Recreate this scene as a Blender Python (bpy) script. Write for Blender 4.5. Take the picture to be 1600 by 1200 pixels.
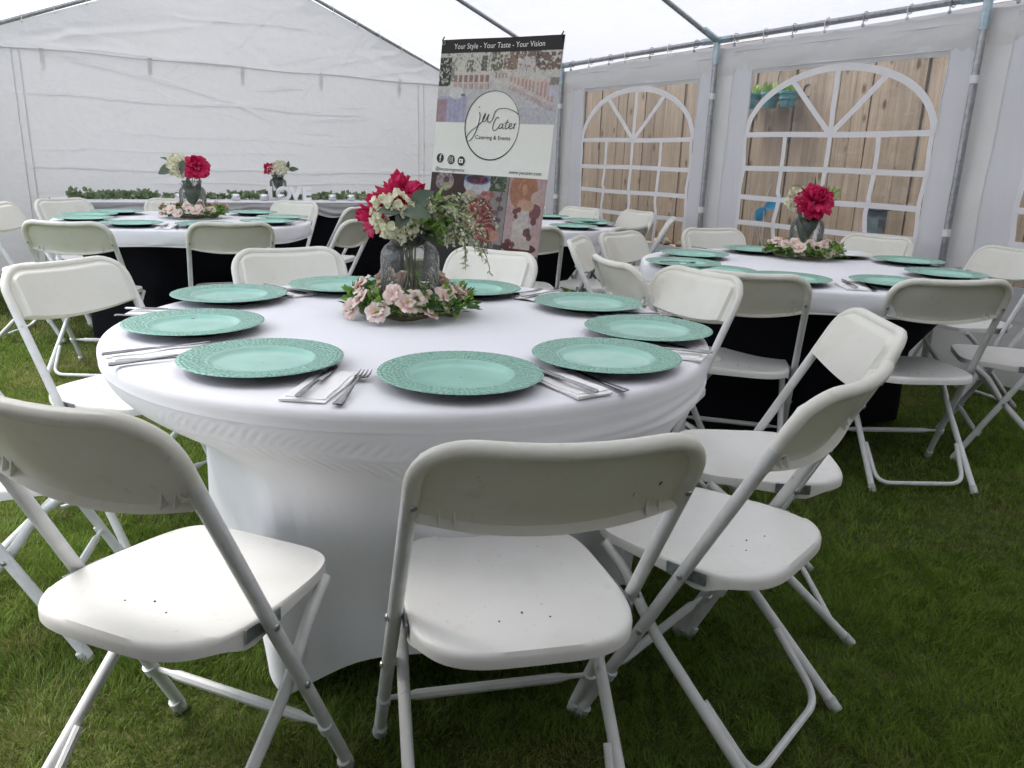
import bpy, math, random
import numpy as np
from mathutils import Vector, Matrix
for o in list(bpy.data.objects):
    bpy.data.objects.remove(o)
SC = bpy.context.scene
COL = SC.collection
R = math.radians
rng = np.random.default_rng(7)
random.seed(7)

# ------------------------------------------------------------------ camera
F_PX, PITCH, ROLL, CAM_H = 1216.5, 0.27859, 0.03474, 1.1854
cam_d = bpy.data.cameras.new('camera'); cam = bpy.data.objects.new('camera', cam_d); COL.objects.link(cam)
cam_d.sensor_width = 36.0; cam_d.lens = F_PX / 1600 * 36.0
cam_d.clip_start = 0.05; cam_d.clip_end = 600
_fw = Vector((0, math.cos(PITCH), -math.sin(PITCH))); _up = Vector((0, math.sin(PITCH), math.cos(PITCH))); _rt = Vector((1, 0, 0))
_r2 = math.cos(ROLL) * _rt + math.sin(ROLL) * _up; _u2 = -math.sin(ROLL) * _rt + math.cos(ROLL) * _up
cam.matrix_world = Matrix(((_r2.x, _u2.x, -_fw.x, 0), (_r2.y, _u2.y, -_fw.y, 0), (_r2.z, _u2.z, -_fw.z, CAM_H), (0, 0, 0, 1)))
SC.camera = cam

# ------------------------------------------------------------------ sky, sun, exposure
SUN_EL, SUN_AZ = 62.0, 285.0           # azimuth clockwise from +Y (high on the open, left side)
W = bpy.data.worlds.new('World'); SC.world = W; W.use_nodes = True
nt = W.node_tree; nt.nodes.clear()
wo = nt.nodes.new('ShaderNodeOutputWorld'); bg = nt.nodes.new('ShaderNodeBackground'); sky = nt.nodes.new('ShaderNodeTexSky')
sky.sky_type = 'NISHITA'; sky.sun_disc = False; sky.sun_elevation = R(SUN_EL); sky.sun_rotation = R(SUN_AZ)
sky.air_density = 1.0; sky.dust_density = 3.0; sky.ozone_density = 1.0
bg.inputs['Strength'].default_value = 0.15
hs = nt.nodes.new('ShaderNodeHueSaturation'); hs.inputs['Saturation'].default_value = 0.5      # thin high cloud
nt.links.new(sky.outputs[0], hs.inputs['Color']); nt.links.new(hs.outputs[0], bg.inputs[0]); nt.links.new(bg.outputs[0], wo.inputs[0])
sun_d = bpy.data.lights.new('sun', 'SUN'); sun = bpy.data.objects.new('sun', sun_d); COL.objects.link(sun)
sun_d.energy = .8; sun_d.angle = R(28); sun_d.color = (1.0, 0.96, 0.9)
_sd = Vector((math.sin(R(SUN_AZ)) * math.cos(R(SUN_EL)), math.cos(R(SUN_AZ)) * math.cos(R(SUN_EL)), math.sin(R(SUN_EL))))
sun.rotation_euler = _sd.to_track_quat('Z', 'Y').to_euler()
SC.view_settings.view_transform = 'Standard'; SC.view_settings.look = 'None'
SC.view_settings.exposure = 1.72; SC.view_settings.gamma = 1.0; SC.view_settings.use_curve_mapping = False
SC.render.engine = 'CYCLES'
cy = SC.cycles
cy.use_denoising = True; cy.max_bounces = 10; cy.diffuse_bounces = 5; cy.glossy_bounces = 4; cy.transmission_bounces = 8; cy.transparent_max_bounces = 24
cy.caustics_reflective = False; cy.caustics_refractive = False; cy.sample_clamp_indirect = 6.0

# ------------------------------------------------------------------ helpers
def tag(o, label=None, cat=None, group=None, kind=None):
    if label: o['label'] = label
    if cat: o['category'] = cat
    if group: o['group'] = group
    if kind: o['kind'] = kind
    return o

def empty(name, loc=(0, 0, 0), rz=0.0):
    o = bpy.data.objects.new(name, None); COL.objects.link(o)
    o.location = loc; o.rotation_euler = (0, 0, rz); o.empty_display_size = 0.05
    return o

def link(name, me, parent=None, loc=None, rot=None):
    o = bpy.data.objects.new(name, me); COL.objects.link(o)
    if parent: o.parent = parent
    if loc is not None: o.location = loc
    if rot is not None: o.rotation_euler = rot
    return o

def copy_tree(o, parent=None):
    c = o.copy(); COL.objects.link(c); c.parent = parent
    for ch in list(o.children): copy_tree(ch, c)
    return c

class MB:
    def __init__(s): s.v = []; s.f = []; s.m = []
    def add(s, vs, fs, mi=0):
        b = len(s.v); s.v += [tuple(v) for v in vs]; s.f += [tuple(b + i for i in f) for f in fs]; s.m += [mi] * len(fs); return s
    def box(s, c, d, rot=None, mi=0, bev=0.0):
        x, y, z = d[0] / 2, d[1] / 2, d[2] / 2
        if bev <= 0:
            vs = [Vector((i * x, j * y, k * z)) for k in (-1, 1) for j in (-1, 1) for i in (-1, 1)]
            fs = [(0, 2, 3, 1), (4, 5, 7, 6), (0, 1, 5, 4), (2, 6, 7, 3), (0, 4, 6, 2), (1, 3, 7, 5)]
        else:
            e = bev; vs = []; fs = []
            lay = [(-z, x - e, y - e), (-z + e, x, y), (z - e, x, y), (z, x - e, y - e)]
            for zz, xx, yy in lay: vs += [Vector((-xx, -yy, zz)), Vector((xx, -yy, zz)), Vector((xx, yy, zz)), Vector((-xx, yy, zz))]
            for k in range(3):
                for j in range(4): fs.append((k * 4 + j, k * 4 + (j + 1) % 4, k * 4 + 4 + (j + 1) % 4, k * 4 + 4 + j))
            fs += [(3, 2, 1, 0), (12, 13, 14, 15)]
        if rot is not None: vs = [rot @ v for v in vs]
        return s.add([Vector(c) + v for v in vs], fs, mi)
    def tube(s, path, r, n=8, cap=True, mi=0, flat=None):
        P = [Vector(p) for p in path]; m = len(P)
        rs = r if isinstance(r, (list, tuple)) else [r] * m
        T = []
        for i in range(m):
            t = P[min(i + 1, m - 1)] - P[max(i - 1, 0)]
            T.append(t.normalized() if t.length > 1e-9 else Vector((0, 0, 1)))
        a = Vector((0, 0, 1)) if abs(T[0].z) < .9 else Vector((1, 0, 0))
        N = (a - T[0] * a.dot(T[0])).normalized()
        vs = []; fs = []
        for i in range(m):
            N = (N - T[i] * N.dot(T[i])).normalized(); B = T[i].cross(N)
            for k in range(n):
                an = 2 * math.pi * k / n
                vs.append(P[i] + (N * math.cos(an) + B * math.sin(an)) * rs[i])
        for i in range(m - 1):
            for k in range(n): fs.append((i * n + k, i * n + (k + 1) % n, (i + 1) * n + (k + 1) % n, (i + 1) * n + k))
        if cap: fs.append(tuple(range(n - 1, -1, -1))); fs.append(tuple((m - 1) * n + k for k in range(n)))
        return s.add(vs, fs, mi)
    def lathe(s, prof, n=32, c=(0, 0, 0), mi=None, close=True):
        vs = []; fs = []; ms = []; m = len(prof)
        for r, z in prof:
            for k in range(n):
                a = 2 * math.pi * k / n; vs.append((c[0] + r * math.cos(a), c[1] + r * math.sin(a), c[2] + z))
        b = len(s.v); s.v += vs
        for i in range(m - 1):
            for k in range(n):
                s.f.append(tuple(b + q for q in (i * n + k, i * n + (k + 1) % n, (i + 1) * n + (k + 1) % n, (i + 1) * n + k)))
                s.m.append(mi[i] if mi else 0)
        return s
    def grid(s, fn, nu, nv, mi=0, wrap=False):
        vs = [fn(i / nu, j / nv) for j in range(nv + 1) for i in range(nu + (0 if wrap else 1))]
        w = nu if wrap else nu + 1
        fs = [(j * w + i, j * w + (i + 1) % w, (j + 1) * w + (i + 1) % w, (j + 1) * w + i) for j in range(nv) for i in range(nu)]
        return s.add(vs, fs, mi)
    def mesh(s, name, mats, smooth=True, sharp=None):
        me = bpy.data.meshes.new(name); me.from_pydata(s.v, [], s.f)
        for m in (mats if isinstance(mats, (list, tuple)) else [mats]): me.materials.append(m)
        if any(s.m): me.polygons.foreach_set('material_index', s.m)
        if smooth: me.polygons.foreach_set('use_smooth', [True] * len(me.polygons))
        me.update()
        if smooth and sharp: 
            try: me.set_sharp_from_angle(angle=R(sharp))
            except Exception: pass
        return me
    def obj(s, name, mats, parent=None, smooth=True, loc=None, rot=None, sharp=40):
        return link(name, s.mesh(name, mats, smooth, sharp), parent, loc, rot)

def fillet(pts, r, n=6):
    P = [Vector(p) for p in pts]; out = [P[0]]
    for i in range(1, len(P) - 1):
        a = (P[i - 1] - P[i]); b = (P[i + 1] - P[i]); q = min(r, a.length * .48, b.length * .48)
        A = P[i] + a.normalized() * q; B = P[i] + b.normalized() * q
        for k in range(n + 1):
            t = k / n; out.append(A * (1 - t) ** 2 + P[i] * 2 * t * (1 - t) + B * t * t)
    out.append(P[-1]); return out

def np_mesh(name, V, Fq, mats, smooth=True, mi=None, cols=None):
    me = bpy.data.meshes.new(name)
    V = np.asarray(V, np.float32); Fq = np.asarray(Fq, np.int32); k = Fq.shape[1]
    me.vertices.add(len(V)); me.vertices.foreach_set('co', V.ravel())
    me.loops.add(Fq.size); me.loops.foreach_set('vertex_index', Fq.ravel())
    me.polygons.add(len(Fq)); me.polygons.foreach_set('loop_start', np.arange(0, Fq.size, k, dtype=np.int32))
    try: me.polygons.foreach_set('loop_total', np.full(len(Fq), k, np.int32))
    except Exception: pass
    for m in (mats if isinstance(mats, (list, tuple)) else [mats]): me.materials.append(m)
    if mi is not None: me.polygons.foreach_set('material_index', np.asarray(mi, np.int32))
    if smooth: me.polygons.foreach_set('use_smooth', np.ones(len(Fq), bool))
    if cols is not None:
        ca = me.color_attributes.new('tint', 'FLOAT_COLOR', 'POINT')
        ca.data.foreach_set('color', np.asarray(cols, np.float32).ravel())
    me.update(calc_edges=True); me.validate()
    return me

def vnoise(x, y, seed=0):
    """smooth 2-D value noise in -1..1, numpy arrays in"""
    x = np.asarray(x, float); y = np.asarray(y, float)
    xi = np.floor(x).astype(np.int64); yi = np.floor(y).astype(np.int64); fx = x - xi; fy = y - yi
    fx = fx * fx * (3 - 2 * fx); fy = fy * fy * (3 - 2 * fy)
    def h(a, b):
        n = (a * 374761393 + b * 668265263 + seed * 974711) & 0x7fffffff
        n = ((n ^ (n >> 13)) * 1274126177) & 0x7fffffff
        return ((n ^ (n >> 16)) & 0xffff) / 32767.5 - 1
    return (h(xi, yi) * (1 - fx) + h(xi + 1, yi) * fx) * (1 - fy) + (h(xi, yi + 1) * (1 - fx) + h(xi + 1, yi + 1) * fx) * fy

# ------------------------------------------------------------------ materials
def nodes(name):
    m = bpy.data.materials.new(name); m.use_nodes = True; t = m.node_tree; t.nodes.clear()
    o = t.nodes.new('ShaderNodeOutputMaterial'); return m, t, o
def N(t, ty, **kw):
    n = t.nodes.new(ty)
    for k, v in kw.items():
        if k in n.inputs: n.inputs[k].default_value = v
        else: setattr(n, k, v)
    return n
def rgba(c): return (c[0], c[1], c[2], 1.0)
def noise_col(t, c1, c2, scale, lo=.35, hi=.65, vec=None, detail=4):
    tc = N(t, 'ShaderNodeTexCoord') if vec is None else None
    nz = N(t, 'ShaderNodeTexNoise'); nz.inputs['Scale'].default_value = scale; nz.inputs['Detail'].default_value = detail
    t.links.new((tc.outputs['Object'] if vec is None else vec), nz.inputs['Vector'])
    rp = N(t, 'ShaderNodeValToRGB'); rp.color_ramp.elements[0].position = lo; rp.color_ramp.elements[1].position = hi
    rp.color_ramp.elements[0].color = rgba(c1); rp.color_ramp.elements[1].color = rgba(c2)
    t.links.new(nz.outputs['Fac'], rp.inputs[0]); return rp.outputs[0]
def bump(t, scale, strength, dist=.002, detail=3, kind='noise'):
    tc = N(t, 'ShaderNodeTexCoord')
    nz = N(t, 'ShaderNodeTexNoise' if kind == 'noise' else 'ShaderNodeTexVoronoi'); nz.inputs['Scale'].default_value = scale
    if kind == 'noise': nz.inputs['Detail'].default_value = detail
    t.links.new(tc.outputs['Object'], nz.inputs['Vector'])
    b = N(t, 'ShaderNodeBump'); b.inputs['Strength'].default_value = strength; b.inputs['Distance'].default_value = dist
    t.links.new(nz.outputs[0], b.inputs['Height']); return b.outputs[0]
def prin(name, col, rough=.5, metal=0.0, c2=None, nscale=8, bmp=None, spec=.5, trans_fac=0.0, trans_col=None, tint=False, lo=.35, hi=.65):
    m, t, o = nodes(name)
    p = N(t, 'ShaderNodeBsdfPrincipled'); p.inputs['Roughness'].default_value = rough; p.inputs['Metallic'].default_value = metal
    p.inputs['Specular IOR Level'].default_value = spec
    src = None
    if c2: src = noise_col(t, col, c2, nscale, lo, hi)
    elif tint:
        at = N(t, 'ShaderNodeAttribute'); at.attribute_name = 'tint'; src = at.outputs['Color']
    if src: t.links.new(src, p.inputs['Base Color'])
    else: p.inputs['Base Color'].default_value = rgba(col)
    if bmp: t.links.new(bump(t, *bmp), p.inputs['Normal'])
    if trans_fac > 0:
        tr = N(t, 'ShaderNodeBsdfTranslucent'); mx = N(t, 'ShaderNodeMixShader'); mx.inputs[0].default_value = trans_fac
        if trans_col: tr.inputs[0].default_value = rgba(trans_col)
        elif src: t.links.new(src, tr.inputs[0])
        else: tr.inputs[0].default_value = rgba(col)
        t.links.new(p.outputs[0], mx.inputs[1]); t.links.new(tr.outputs[0], mx.inputs[2]); t.links.new(mx.outputs[0], o.inputs[0])
    else: t.links.new(p.outputs[0], o.inputs[0])
    return m
def film(name, tintc=(.97, .97, .97), refl_rough=.05, fres=1.45, haze=.0, hazec=(.8, .8, .8), bmp=None, gl=1.0, base=0.0):
    """thin clear sheet or thin glass: see-through, with a Fresnel reflection and optional milkiness"""
    m, t, o = nodes(name)
    tr = N(t, 'ShaderNodeBsdfTransparent'); tr.inputs[0].default_value = rgba(tintc)
    g = N(t, 'ShaderNodeBsdfGlossy'); g.inputs['Roughness'].default_value = refl_rough
    fr = N(t, 'ShaderNodeFresnel'); fr.inputs['IOR'].default_value = fres
    mu = N(t, 'ShaderNodeMath', operation='MULTIPLY_ADD'); mu.inputs[1].default_value = gl; mu.inputs[2].default_value = base
    t.links.new(fr.outputs[0], mu.inputs[0])
    if bmp:
        b = bump(t, *bmp); t.links.new(b, g.inputs['Normal']); t.links.new(b, fr.inputs['Normal'])
    mx = N(t, 'ShaderNodeMixShader'); t.links.new(mu.outputs[0], mx.inputs[0]); t.links.new(tr.outputs[0], mx.inputs[1]); t.links.new(g.outputs[0], mx.inputs[2])
    last = mx
    if haze > 0:
        d = N(t, 'ShaderNodeBsdfDiffuse'); d.inputs[0].default_value = rgba(hazec)
        d2 = N(t, 'ShaderNodeBsdfTranslucent'); d2.inputs[0].default_value = rgba(hazec)
        md = N(t, 'ShaderNodeMixShader'); md.inputs[0].default_value = .5; t.links.new(d.outputs[0], md.inputs[1]); t.links.new(d2.outputs[0], md.inputs[2])
        mh = N(t, 'ShaderNodeMixShader'); mh.inputs[0].default_value = haze
        t.links.new(mx.outputs[0], mh.inputs[1]); t.links.new(md.outputs[0], mh.inputs[2]); last = mh
    t.links.new(last.outputs[0], o.inputs[0]); return m
def fabric(name, col, tcol, fac, bmp=None, sheen=False, c2=None):
    m, t, o = nodes(name)
    d = N(t, 'ShaderNodeBsdfDiffuse'); d.inputs[0].default_value = rgba(col)
    if c2: t.links.new(noise_col(t, col, c2, 1.3, .3, .7), d.inputs[0])
    tr = N(t, 'ShaderNodeBsdfTranslucent'); tr.inputs[0].default_value = rgba(tcol)
    g = N(t, 'ShaderNodeBsdfGlossy'); g.inputs['Roughness'].default_value = .42; g.inputs[0].default_value = (1, 1, 1, 1)
    mx = N(t, 'ShaderNodeMixShader'); mx.inputs[0].default_value = fac
    t.links.new(d.outputs[0], mx.inputs[1]); t.links.new(tr.outputs[0], mx.inputs[2]); last = mx
    if sheen:
        m2 = N(t, 'ShaderNodeMixShader'); m2.inputs[0].default_value = .06
        t.links.new(mx.outputs[0], m2.inputs[1]); t.links.new(g.outputs[0], m2.inputs[2]); last = m2
    if bmp:
        b = bump(t, *bmp)
        for n in (d, tr, g): t.links.new(b, n.inputs['Normal'])
    t.links.new(last.outputs[0], o.inputs[0]); return m

M = {}
M['roof'] = fabric('roof_fabric', (.80, .80, .81), (.86, .86, .88), .35, bmp=(6, .35, .03))
M['wall'] = fabric('wall_fabric', (.70, .70, .705), (.80, .80, .82), .16, bmp=(9, .45, .02), sheen=True)
M['lightblock'] = fabric('light_block_fabric', (.42, .42, .42), (.5, .5, .5), .03)  # dark opaque fabric for the unseen walls added to block light
M['surround'] = fabric('surround_fabric', (.76, .76, .80), (.82, .82, .88), .24, bmp=(14, .2, .01), sheen=True)
def pane_mat():  # streaky haze stands in for bright highlights on the film's wrinkles
    m = film('window_film', (.96, .96, .97), .12, 1.4, .06, (.80, .80, .82), (7, .6, .03), gl=1.2); t = m.node_tree
    tc = N(t, 'ShaderNodeTexCoord'); mp = N(t, 'ShaderNodeMapping'); mp.inputs['Rotation'].default_value = (.5, .35, .2); mp.inputs['Scale'].default_value = (2.2, 2.2, 26)
    nz = N(t, 'ShaderNodeTexNoise'); nz.inputs['Scale'].default_value = 1.6; nz.inputs['Detail'].default_value = 5; nz.inputs['Distortion'].default_value = 1.2
    rp = N(t, 'ShaderNodeMapRange'); rp.inputs['From Min'].default_value = .60; rp.inputs['From Max'].default_value = .74; rp.inputs['To Min'].default_value = .045; rp.inputs['To Max'].default_value = .28
    t.links.new(tc.outputs['Object'], mp.inputs[0]); t.links.new(mp.outputs[0], nz.inputs['Vector']); t.links.new(nz.outputs['Fac'], rp.inputs['Value'])
    out = [n for n in t.nodes if n.type == 'OUTPUT_MATERIAL'][0]; mh = out.inputs[0].links[0].from_node; t.links.new(rp.outputs[0], mh.inputs[0]); return m
M['tape'] = fabric('white_tape', (.85, .85, .88), (.85, .85, .9), .25)
M['pane'] = pane_mat()
M['steel'] = prin('galvanised_steel', (.30, .31, .33), .38, .85, c2=(.42, .43, .45), nscale=40, bmp=(60, .1, .002))
M['fitting'] = prin('zinc_fitting', (.33, .42, .47), .4, .8, c2=(.45, .55, .6), nscale=30)
M['strap'] = prin('white_strap', (.72, .72, .72), .8)
M['plastic'] = prin('white_plastic', (.78, .775, .745), .36, c2=(.69, .68, .63), nscale=3.5, lo=.32, hi=.8, bmp=(180, .06, .001), spec=.45)
M['backplastic'] = prin('ivory_back_plastic', (.77, .765, .71), .38, c2=(.73, .72, .65), nscale=6, bmp=(150, .06, .001), spec=.45, trans_fac=.14, trans_col=(.78, .74, .50))
M['frame'] = prin('white_painted_tube', (.70, .71, .71), .34, c2=(.62, .63, .62), nscale=22, bmp=(70, .12, .002), spec=.5)
M['rivet'] = prin('steel_rivet', (.42, .43, .44), .35, .9)
M['bracket'] = prin('zinc_bracket', (.25, .28, .30), .4, .85, c2=(.4, .44, .46), nscale=60)
M['rubber'] = prin('pale_foot_cap', (.42, .43, .42), .7, c2=(.6, .6, .58), nscale=60)
M['scuff'] = prin('dark_scuff_and_hole', (.10, .06, .04), .8)
def grime(mat, col, amt):
    """fine specks, smears and handling dirt over an existing Principled base colour"""
    t = mat.node_tree; p = [n for n in t.nodes if n.type == 'BSDF_PRINCIPLED'][0]; src = p.inputs['Base Color'].links[0].from_socket
    tc = N(t, 'ShaderNodeTexCoord'); oi = N(t, 'ShaderNodeObjectInfo'); ad = N(t, 'ShaderNodeVectorMath', operation='ADD'); sc = N(t, 'ShaderNodeVectorMath', operation='SCALE'); sc.inputs['Scale'].default_value = 9.0
    cb = N(t, 'ShaderNodeCombineXYZ'); [t.links.new(oi.outputs['Random'], cb.inputs[i]) for i in range(3)]; t.links.new(cb.outputs[0], sc.inputs[0]); t.links.new(tc.outputs['Object'], ad.inputs[0]); t.links.new(sc.outputs[0], ad.inputs[1])
    last = src
    for scale, lo, hi, k in ((5, .52, .78, .5), (70, .66, .76, .8), (24, .64, .80, .6)):
        nz = N(t, 'ShaderNodeTexNoise'); nz.inputs['Scale'].default_value = scale; nz.inputs['Detail'].default_value = 5; t.links.new(ad.outputs[0], nz.inputs['Vector'])
        mr = N(t, 'ShaderNodeMapRange'); mr.inputs['From Min'].default_value = lo; mr.inputs['From Max'].default_value = hi; mr.inputs['To Max'].default_value = amt * k; t.links.new(nz.outputs['Fac'], mr.inputs['Value'])
        mx = N(t, 'ShaderNodeMixRGB'); mx.inputs[2].default_value = rgba(col); t.links.new(mr.outputs[0], mx.inputs[0]); t.links.new(last, mx.inputs[1]); last = mx.outputs[0]
    t.links.new(last, p.inputs['Base Color'])
grime(M['plastic'], (.40, .37, .30), .45); grime(M['backplastic'], (.38, .34, .24), .5); grime(M['frame'], (.30, .29, .26), .6)
def cloth_mat(name, col, c2, rough=.8):
    m, t, o = nodes(name)
    p = N(t, 'ShaderNodeBsdfPrincipled'); p.inputs['Roughness'].default_value = rough; p.inputs['Specular IOR Level'].default_value = .25
    t.links.new(noise_col(t, col, c2, 3, .3, .7), p.inputs['Base Color'])
    try: p.inputs['Sheen Weight'].default_value = .15
    except Exception: pass
    t.links.new(bump(t, 420, .18, .0008), p.inputs['Normal']); t.links.new(p.outputs[0], o.inputs[0]); return m
M['cloth'] = cloth_mat('white_stretch_cloth', (.76, .76, .79), (.72, .72, .755), .62)
M['black'] = prin('black_stretch_cloth', (.004, .004, .006), .9, c2=(.006, .006, .009), nscale=4, spec=.08, bmp=(420, .15, .0008))
M['swag'] = cloth_mat('silver_sheer_cloth', (.38, .38, .40), (.5, .5, .52), .5)
M['napkin'] = prin('white_napkin', (.80, .80, .79), .9, bmp=(300, .2, .001))
M['cutlery'] = prin('stainless_cutlery', (.36, .36, .37), .2, 1.0, c2=(.25, .25, .26), nscale=35)
M['glass'] = film('bubble_glass', (.975, .98, .98), .04, 1.45, .025, (.98, .98, .98), (85, .7, .006), gl=1.0, base=.01)
M['crimson'] = prin('crimson_petal', (.64, .016, .125), .6, c2=(.46, .008, .075), nscale=30, trans_fac=.28, trans_col=(.85, .04, .2))
M['cream'] = prin('cream_petal', (.84, .82, .68), .65, c2=(.80, .78, .56), nscale=25, trans_fac=.2, trans_col=(.84, .82, .62))
M['blush'] = prin('blush_petal', (.82, .62, .56), .65, c2=(.85, .77, .72), nscale=45, trans_fac=.2, trans_col=(.8, .5, .42), lo=.4, hi=.6)
M['yellow'] = prin('flower_centre', (.55, .55, .12), .8)
M['leafdark'] = prin('grey_green_leaf', (.055, .085, .055), .55, c2=(.085, .115, .08), nscale=30, trans_fac=.12, trans_col=(.1, .16, .06))
M['leafgreen'] = prin('bright_leaf', (.13, .27, .035), .5, c2=(.25, .38, .08), nscale=40, trans_fac=.25, trans_col=(.2, .4, .05))
M['leafmid'] = prin('mid_leaf', (.03, .10, .022), .5, c2=(.07, .17, .03), nscale=40, trans_fac=.2, trans_col=(.1, .25, .04))
M['sprig'] = prin('pale_bud', (.74, .73, .58), .7, c2=(.46, .50, .28), nscale=60)
M['stem'] = prin('stem', (.07, .08, .04), .7, c2=(.12, .12, .06), nscale=50)
M['twig'] = prin('twig', (.10, .08, .05), .8)
M['garland'] = prin('eucalyptus_leaf', (.13, .19, .09), .6, c2=(.22, .29, .16), nscale=12, trans_fac=.12, trans_col=(.2, .3, .1))
M['mirror'] = prin('silver_votive', (.7, .7, .72), .12, 1.0)
M['lovewhite'] = prin('white_letter', (.82, .82, .83), .5)

# ------------------------------------------------------------------ setting: ground and lawn
def ground_mat():
    m, t, o = nodes('lawn_soil')
    p = N(t, 'ShaderNodeBsdfPrincipled'); p.inputs['Roughness'].default_value = .95; p.inputs['Specular IOR Level'].default_value = .1
    a = noise_col(t, (.050, .062, .018), (.095, .10, .036), 1.8, .3, .7)
    b = noise_col(t, (.045, .06, .018), (.15, .13, .06), 26, .45, .75)
    mx = N(t, 'ShaderNodeMixRGB'); mx.inputs[0].default_value = .45; t.links.new(a, mx.inputs[1]); t.links.new(b, mx.inputs[2])
    t.links.new(mx.outputs[0], p.inputs['Base Color']); t.links.new(bump(t, 60, .8, .02), p.inputs['Normal']); t.links.new(p.outputs[0], o.inputs[0]); return m
M['soil'] = ground_mat()
g = MB(); g.grid(lambda u, v: (-250 + 500 * u, -250 + 500 * v, -.004), 20, 20)
tag(g.obj('ground', M['soil']), kind='structure')

def blades(x, y, h, w, seed):
    r = np.random.default_rng(seed); n = len(x)
    a = r.uniform(0, 2 * np.pi, n); lean = r.uniform(.2, 1.25, n) * h; la = 2.6 * np.pi * vnoise(x * 7, y * 7, 15) + r.normal(0, .9, n)
    ca, sa = np.cos(a) * w / 2, np.sin(a) * w / 2; lx, ly = np.cos(la) * lean, np.sin(la) * lean
    V = np.zeros((n, 5, 3))
    V[:, 0] = np.c_[x - ca, y - sa, np.zeros(n)]; V[:, 1] = np.c_[x + ca, y + sa, np.zeros(n)]
    V[:, 2] = np.c_[x + ca * .8 + lx * .35, y + sa * .8 + ly * .35, h * .6]; V[:, 3] = np.c_[x - ca * .8 + lx * .35, y - sa * .8 + ly * .35, h * .6]
    V[:, 4] = np.c_[x + lx, y + ly, h]
    i = np.arange(n)[:, None] * 5
    Fc = np.concatenate([i + [0, 1, 2], i + [0, 2, 3], i + [3, 2, 4]])
    dry = vnoise(x * 1.7, y * 1.7, 5) * .6 + vnoise(x * 6, y * 6, 9) * .5 + r.normal(0, .25, n)
    lush = vnoise(x * .9 + 4, y * .9, 11)
    t = np.clip(dry * .75 - .16, 0, 1)[:, None]
    green = np.array([.150, .235, .034]) * (1 + .35 * lush[:, None]) * r.uniform(.65, 1.4, (n, 1))
    straw = np.array([.36, .31, .13]) * r.uniform(.7, 1.3, (n, 1))
    c = green * (1 - t) + straw * t
    cols = np.ones((n, 5, 4)); cols[:, :, :3] = np.clip(c, 0, 1)[:, None, :]
    return V.reshape(-1, 3), Fc, cols.reshape(-1, 4)
def zone(n, x0, x1, y0, y1, keep):
    x = rng.uniform(x0, x1, n); y = rng.uniform(y0, y1, n); k = keep(x, y); return x[k], y[k]
def inview(x, y): return (np.abs(x) < .86 * y + .55)
Z = []
x, y = zone(330000, -2.4, 2.4, .75, 2.3, inview); Z.append((x, y, rng.uniform(.016, .042, len(x)), rng.uniform(.0016, .0030, len(x))))
x, y = zone(330000, -4.3, 4.3, 2.3, 4.6, inview); Z.append((x, y, rng.uniform(.016, .042, len(x)), rng.uniform(.0024, .0042, len(x))))
x, y = zone(200000, -7.0, 6.5, 4.6, 8.5, inview); Z.append((x, y, rng.uniform(.018, .045, len(x)), rng.uniform(.0045, .0075, len(x))))
Vs = []; Fs = []; Cs = []; b = 0
for k, (x, y, h, w) in enumerate(Z):
    V, Fc, c = blades(x, y, h * .58 * np.clip(1 + .40 * vnoise(x * 3, y * 3, 3) + .45 * vnoise(x * 14, y * 14, 4), .35, 2), w, 20 + k); Vs.append(V); Fs.append(Fc + b); Cs.append(c); b += len(V)
M['grass'] = prin('grass_blade', (.05, .1, .02), .55, tint=True, spec=.25, trans_fac=.35)
go = link('grass', np_mesh('grass', np.concatenate(Vs), np.concatenate(Fs), M['grass'], True, None, np.concatenate(Cs)))
tag(go, 'short green lawn grass with straw coloured patches under the tables', 'grass', kind='stuff')

# ------------------------------------------------------------------ party tent
TC = Vector((-.6824, 9.8089, 0)); TD = Vector((.54853, -.83613, 0)); TN = Vector((-.83613, -.54853, 0)); TW = 5.0; RISE = .95; TL = 10.0
def TP(a, b, z): return TC + TD * a + TN * b + Vector((0, 0, z))
def ze(a): return 2.06 + .0155 * a
def roofz(a, b): return ze(a) + RISE * (1 - abs(b - TW / 2) / (TW / 2))
tent = empty('party_tent', TP(0, 0, 0)); tag(tent, 'white gabled party tent with arched clear windows and grey steel poles', 'tent')
INV = Matrix.Translation(-TP(0, 0, 0))
def tput(mb, name, mat, parent=tent, smooth=True, sharp=40):
    mb.v = [tuple(Vector(v) - TP(0, 0, 0)) for v in mb.v]
    return mb.obj(name, mat, parent, smooth, sharp=sharp)

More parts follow.
